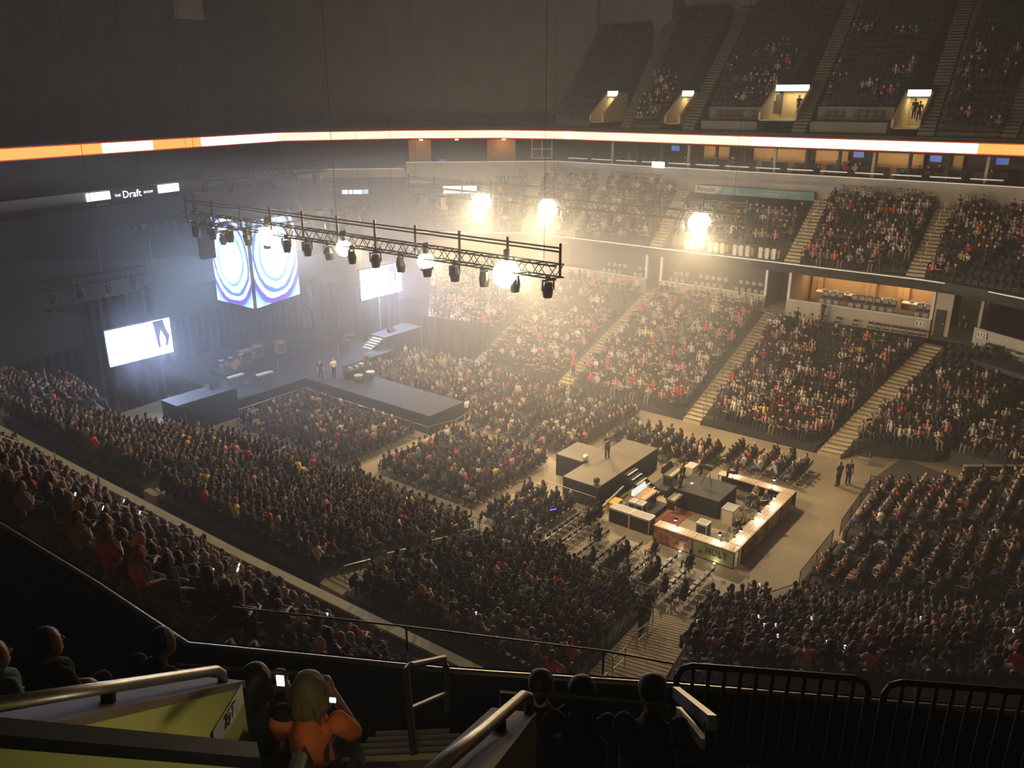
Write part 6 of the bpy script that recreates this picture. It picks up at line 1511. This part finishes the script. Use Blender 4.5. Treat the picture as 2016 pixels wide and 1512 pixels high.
# header wall nearest the camera: yellow face with dark overhanging cap
h0, h1 = Vector((0.345, 2.732, 21.773)), Vector((1.329, 2.206, 21.204))
ed = (h1 - h0).normalized(); aw = Vector((-ed.y, ed.x, 0)).normalized()
if aw.dot(-CB) < 0: aw = -aw
def obox(a, b, away, up0, up1, near, far, mats, name, parent=None):
    lo = [a + away * near, b + away * near, b + away * far, a + away * far]
    v = [p + Vector((0, 0, up0)) for p in lo] + [p + Vector((0, 0, up1)) for p in lo]
    return MB().add(v, [(3, 2, 1, 0), (4, 5, 6, 7), (0, 1, 5, 4), (1, 2, 6, 5), (2, 3, 7, 6), (3, 0, 4, 7)]).build(name, mats, parent)
hd2 = struct(obox(h0, h1 - ed * 0.04, aw, -1.4, -0.055, 0.03, 0.08, 'yellow_wall', 'wall_vomitory'), 'yellow wall of the entrance nearest the viewer')
obox(h0, h1, aw, -0.055, 0.0, 0.0, 0.085, 'dark_cap', 'wall_cap', hd2)
# right brown wall with handrail
r0, r1 = Vector((1.516, 1.392, 21.317)), Vector((2.999, 2.160, 20.283))
rw = struct(slab(r0, r1, r1 + dn * 1.6, r0 + dn * 1.6, 0.25, 'brown_wall'), 'brown side wall right of the aisle steps')
hr2 = tag(MB().tube([Vector((1.385, 1.496, 21.438)), Vector((2.203, 1.875, 20.884)), Vector((2.909, 2.185, 20.446)), Vector((2.954, 2.183, 20.410)), Vector((2.974, 2.190, 20.280))], 0.03, 10).build('handrail', 'steel', smooth=True), 'steel handrail above the brown wall by the steps', 'handrail')
MB().tube([Vector((2.511, 2.033, 20.662)), Vector((2.504, 2.018, 20.497))], 0.035, 8).build('bracket', 'black_metal', hr2)
# aisle handrail loop in the middle, thin rails, far-right rail bars
hm = tag(MB().tube([Vector((3.168, 3.319, 19.183)), Vector((3.340, 3.529, 19.334)), Vector((3.510, 3.724, 19.493)), Vector((3.574, 3.740, 19.482)), Vector((4.197, 3.985, 19.050)), Vector((4.181, 3.950, 19.005)), Vector((4.069, 3.849, 18.664))], 0.028, 8).build('handrail', 'rail_dark'), 'looped aisle handrail standing over the dark steps', 'handrail')
MB().tube([Vector((3.378, 3.557, 19.312)), Vector((4.069, 3.865, 18.832))], 0.022, 8).build('lower_bar', 'rail_dark', hm)
tr = tag(MB().tube([Vector((2.217, 4.558, 19.930)), Vector((2.916, 3.944, 19.707)), Vector((2.758, 3.732, 19.541)), Vector((2.607, 3.546, 19.422))], 0.016, 6).build('thin_rail', 'rail_dark'), 'thin rail standing before the person in orange', 'railing')
tr = tag(MB().tube([Vector((3.206, 2.583, 19.853)), Vector((3.294, 2.653, 19.984)), Vector((3.584, 2.217, 19.966)), Vector((3.840, 1.762, 19.978)), Vector((3.731, 1.680, 19.824))], 0.012, 6).build('thin_rail', 'rail_dark'), 'thin rail right of the aisle handrail', 'railing')
fb = tag(MB().beam(Vector((4.679, 2.102, 19.347)), Vector((3.695, 1.423, 20.130)), 0.05, 0.08).build('handrail', 'steel'), 'flat steel handrail bar right of the dark audience', 'handrail')
MB().beam(Vector((4.618, 2.043, 19.250)), Vector((3.679, 1.449, 19.971)), 0.04, 0.06).build('lower_bar', 'steel', fb); MB().beam(Vector((3.760, 1.474, 20.068)), Vector((3.621, 1.383, 19.885)), 0.05, 0.05).build('post', 'black_metal', fb)
# barred barrier panels on the right
def barrier(a, b, label, h=1.0):
    a = Vector(a); b = Vector(b); u = Vector((0, 0, h)); d = (b - a).normalized(); c = 0.12
    o = tag(MB().tube([a, a + u * (1 - c / h), a + u * (1 - c / 3 / h) + d * c * 0.3, a + u + d * c, b + u - d * c, b + u * (1 - c / 3 / h) - d * c * 0.3, b + u * (1 - c / h), b], 0.028, 8).build('crowd_barrier', 'black_metal'), label, 'barrier')
    n = max(3, int((b - a).length / 0.125))
    for i in range(1, n):
        p = a.lerp(b, i / n); MB().tube([p + Vector((0, 0, 0.05)), p + u], 0.018, 6).build('baluster', 'black_metal', o)
    MB().tube([a + Vector((0, 0, 0.05)), b + Vector((0, 0, 0.05))], 0.02, 6).build('bottom_bar', 'black_metal', o)
barrier((5.47, 2.46, 17.85), (6.28, 1.11, 17.85), 'black barred barrier panel, left of two on the right', 1.08)
barrier((6.34, 1.0, 17.85), (7.3, -0.6, 17.85), 'black barred barrier panel, right of two on the right', 1.08)
# deck audience in the dark
def deck_person(p, hh, yaw, pose, shirt, hair, long, label, skin=1, vs=1.0, sc=1.0):
    z = p.z - hh * sc
    HAIRS[2] = ('blond', (0.17, 0.12, 0.05), 12)
    dd = dict(x=p.x, y=p.y, z=z, yaw=yaw, pose=pose, shirt=shirt, hair=hair, skin=skin, pants=0, long=long, sc=sc, vs=vs)
    person(dd, label); return p, z
FACE = yaw_to(0.86, 0.51)
op, oz = deck_person(Vector((2.668, 3.765, 19.824)), 1.19, FACE + 0.1, 'phone', 10, 2, 1, 'person in bright orange shirt with long fair hair holding a phone', sc=1.05)
oo = [o_ for o_ in COL.objects if o_.get('label', '').startswith('person in bright orange')][0]
for ch_ in oo.children:
    if ch_.name.startswith('hair'):
        jj = joints('phone')['hed']; hw = MB(); hw.sphere(jj + Vector((0, -0.018, 0.03)), 0.1, 14, 10, sc=(0.95, 1.08, 1.05)); rr_ = random.Random(4)
        for k in range(30):
            a_ = PI + PI * (k / 29) + rr_.uniform(-0.1, 0.1); cx0 = Vector((math.cos(a_) * 0.095, math.sin(a_) * 0.10, 0)); ln_ = rr_.uniform(0.13, 0.21)
            hw.tube([jj + Vector((0, -0.01, 0.10)) + cx0 * 0.5, jj + Vector((0, -0.01, 0.02)) + cx0 * 1.05, jj + Vector((rr_.uniform(-0.03, 0.03), -0.03, -ln_ * 0.55)) + cx0 * 1.1, jj + Vector((rr_.uniform(-0.04, 0.04), -0.03, -ln_)) + cx0 * 1.0], [0.018, 0.022, 0.02, 0.007], 6)
        ch_.data = fuse(hw, 'hair', 'hair_tint', 0.011)
deck_person(Vector((2.479, 4.075, 19.859)), 1.19, FACE, 'phone', 0, 0, 1, 'dark-haired person beside the one in orange, phone raised')
deck_person(Vector((1.937, 5.893, 19.651)), 1.19, FACE - 0.35, 'lap', 0, 0, 0, 'dark silhouette with short hair seated left of the yellow wall')
deck_person(Vector((2.372, 5.593, 19.452)), 1.19, FACE - 0.35, 'lean', 1, 0, 0, 'grey-shirted silhouette seated behind the steel handrail')
deck_person(Vector((1.753, 6.505, 19.374)), 1.19, FACE - 0.35, 'turn', 12, 0, 0, 'person in pale green sleeve at the picture edge')
deck_person(Vector((3.966, 2.819, 19.499)), 1.19, FACE, 'lap', 0, 0, 0, 'dark silhouette seated directly right of the brown wall')
deck_person(Vector((3.914, 2.442, 19.664)), 1.19, FACE, 'fold', 0, 0, 1, 'broad dark silhouette second right of the brown wall')
deck_person(Vector((3.846, 1.857, 19.878)), 1.19, FACE, 'lean', 0, 0, 0, 'dark silhouette bending forward before the flat rail bar')
for i, q in enumerate((Vector((2.416, 3.677, 20.118)), Vector((2.340, 3.081, 20.333)))):
    o = inst('phone', ph_me, None, q, FACE); o.scale = (0.75, 1, 0.68) if i == 0 else (0.55, 1, 0.26); tag(o, ('bright white phone left of the orange shirt', 'small glowing phone right of the fair hair')[i], 'phone')
for i, q in enumerate((Vector((2.448, 3.462, 19.843)), Vector((2.353, 3.915, 19.765)), Vector((2.874, 3.486, 19.552)))):
    o = inst('arena_seat', seat_me, None, (q.x, q.y, q.z - 0.86), FACE); o.scale = (1.12, 1.0, 0.92); tag(o, ('dark deck seat behind the person in orange', 'dark deck seat left of the person in orange', 'empty dark deck seat beside the aisle handrail')[i], 'seat')
# seats of the deck row before the camera
for i in range(5):
    q = dk(4.3, -0.95 - 0.58 * i, TZ(4.3)); o = inst('arena_seat', seat_me, None, q, FACE); tag(o, 'dark deck seat right of the brown wall, %s from the steps' % nth(i), 'seat', 'deck seats right of the steps')
# unseen lamps added for the entrance's yellow light, one on the viewer's side
L = bpy.data.lights.new('entrance_fill', 'POINT'); L.energy = 11; L.color = (1.0, 0.92, 0.6); L.shadow_soft_size = 0.3
lo = bpy.data.objects.new('entrance_fill', L); COL.objects.link(lo); lo.location = Vector((0.928, 1.321, 21.591))
el = tag(MB().tube([lo.location + Vector((0, 0, 0.1)), lo.location + Vector((0, 0, 0.3))], [0.1, 0.1], 10).build('entrance_fill', 'black_metal'), 'unseen fill lamp added on the viewer side of the entrance wall', 'lamp')
L = bpy.data.lights.new('stair_fill', 'POINT'); L.energy = 15; L.color = (1.0, 0.9, 0.6); L.shadow_soft_size = 0.2  # second unseen lamp, added to brighten the yellow side wall
lo = bpy.data.objects.new('stair_fill', L); COL.objects.link(lo); lo.location = Vector((1.952, 2.156, 20.333))
tag(MB().tube([lo.location + Vector((0, 0, -0.25)), lo.location + Vector((0, 0, -0.1))], [0.08, 0.1], 10).build('stair_fill', 'black_metal'), 'unseen fill lamp added low beside the aisle steps', 'lamp')
# a single steel post end at the picture bottom
tag(MB().tube([Vector((1.497, 2.207, 21.082)), Vector((1.395, 2.121, 21.090))], 0.03, 8).build('post_stub', 'steel'), 'pale rail stub at the picture bottom beside the steps', 'post')
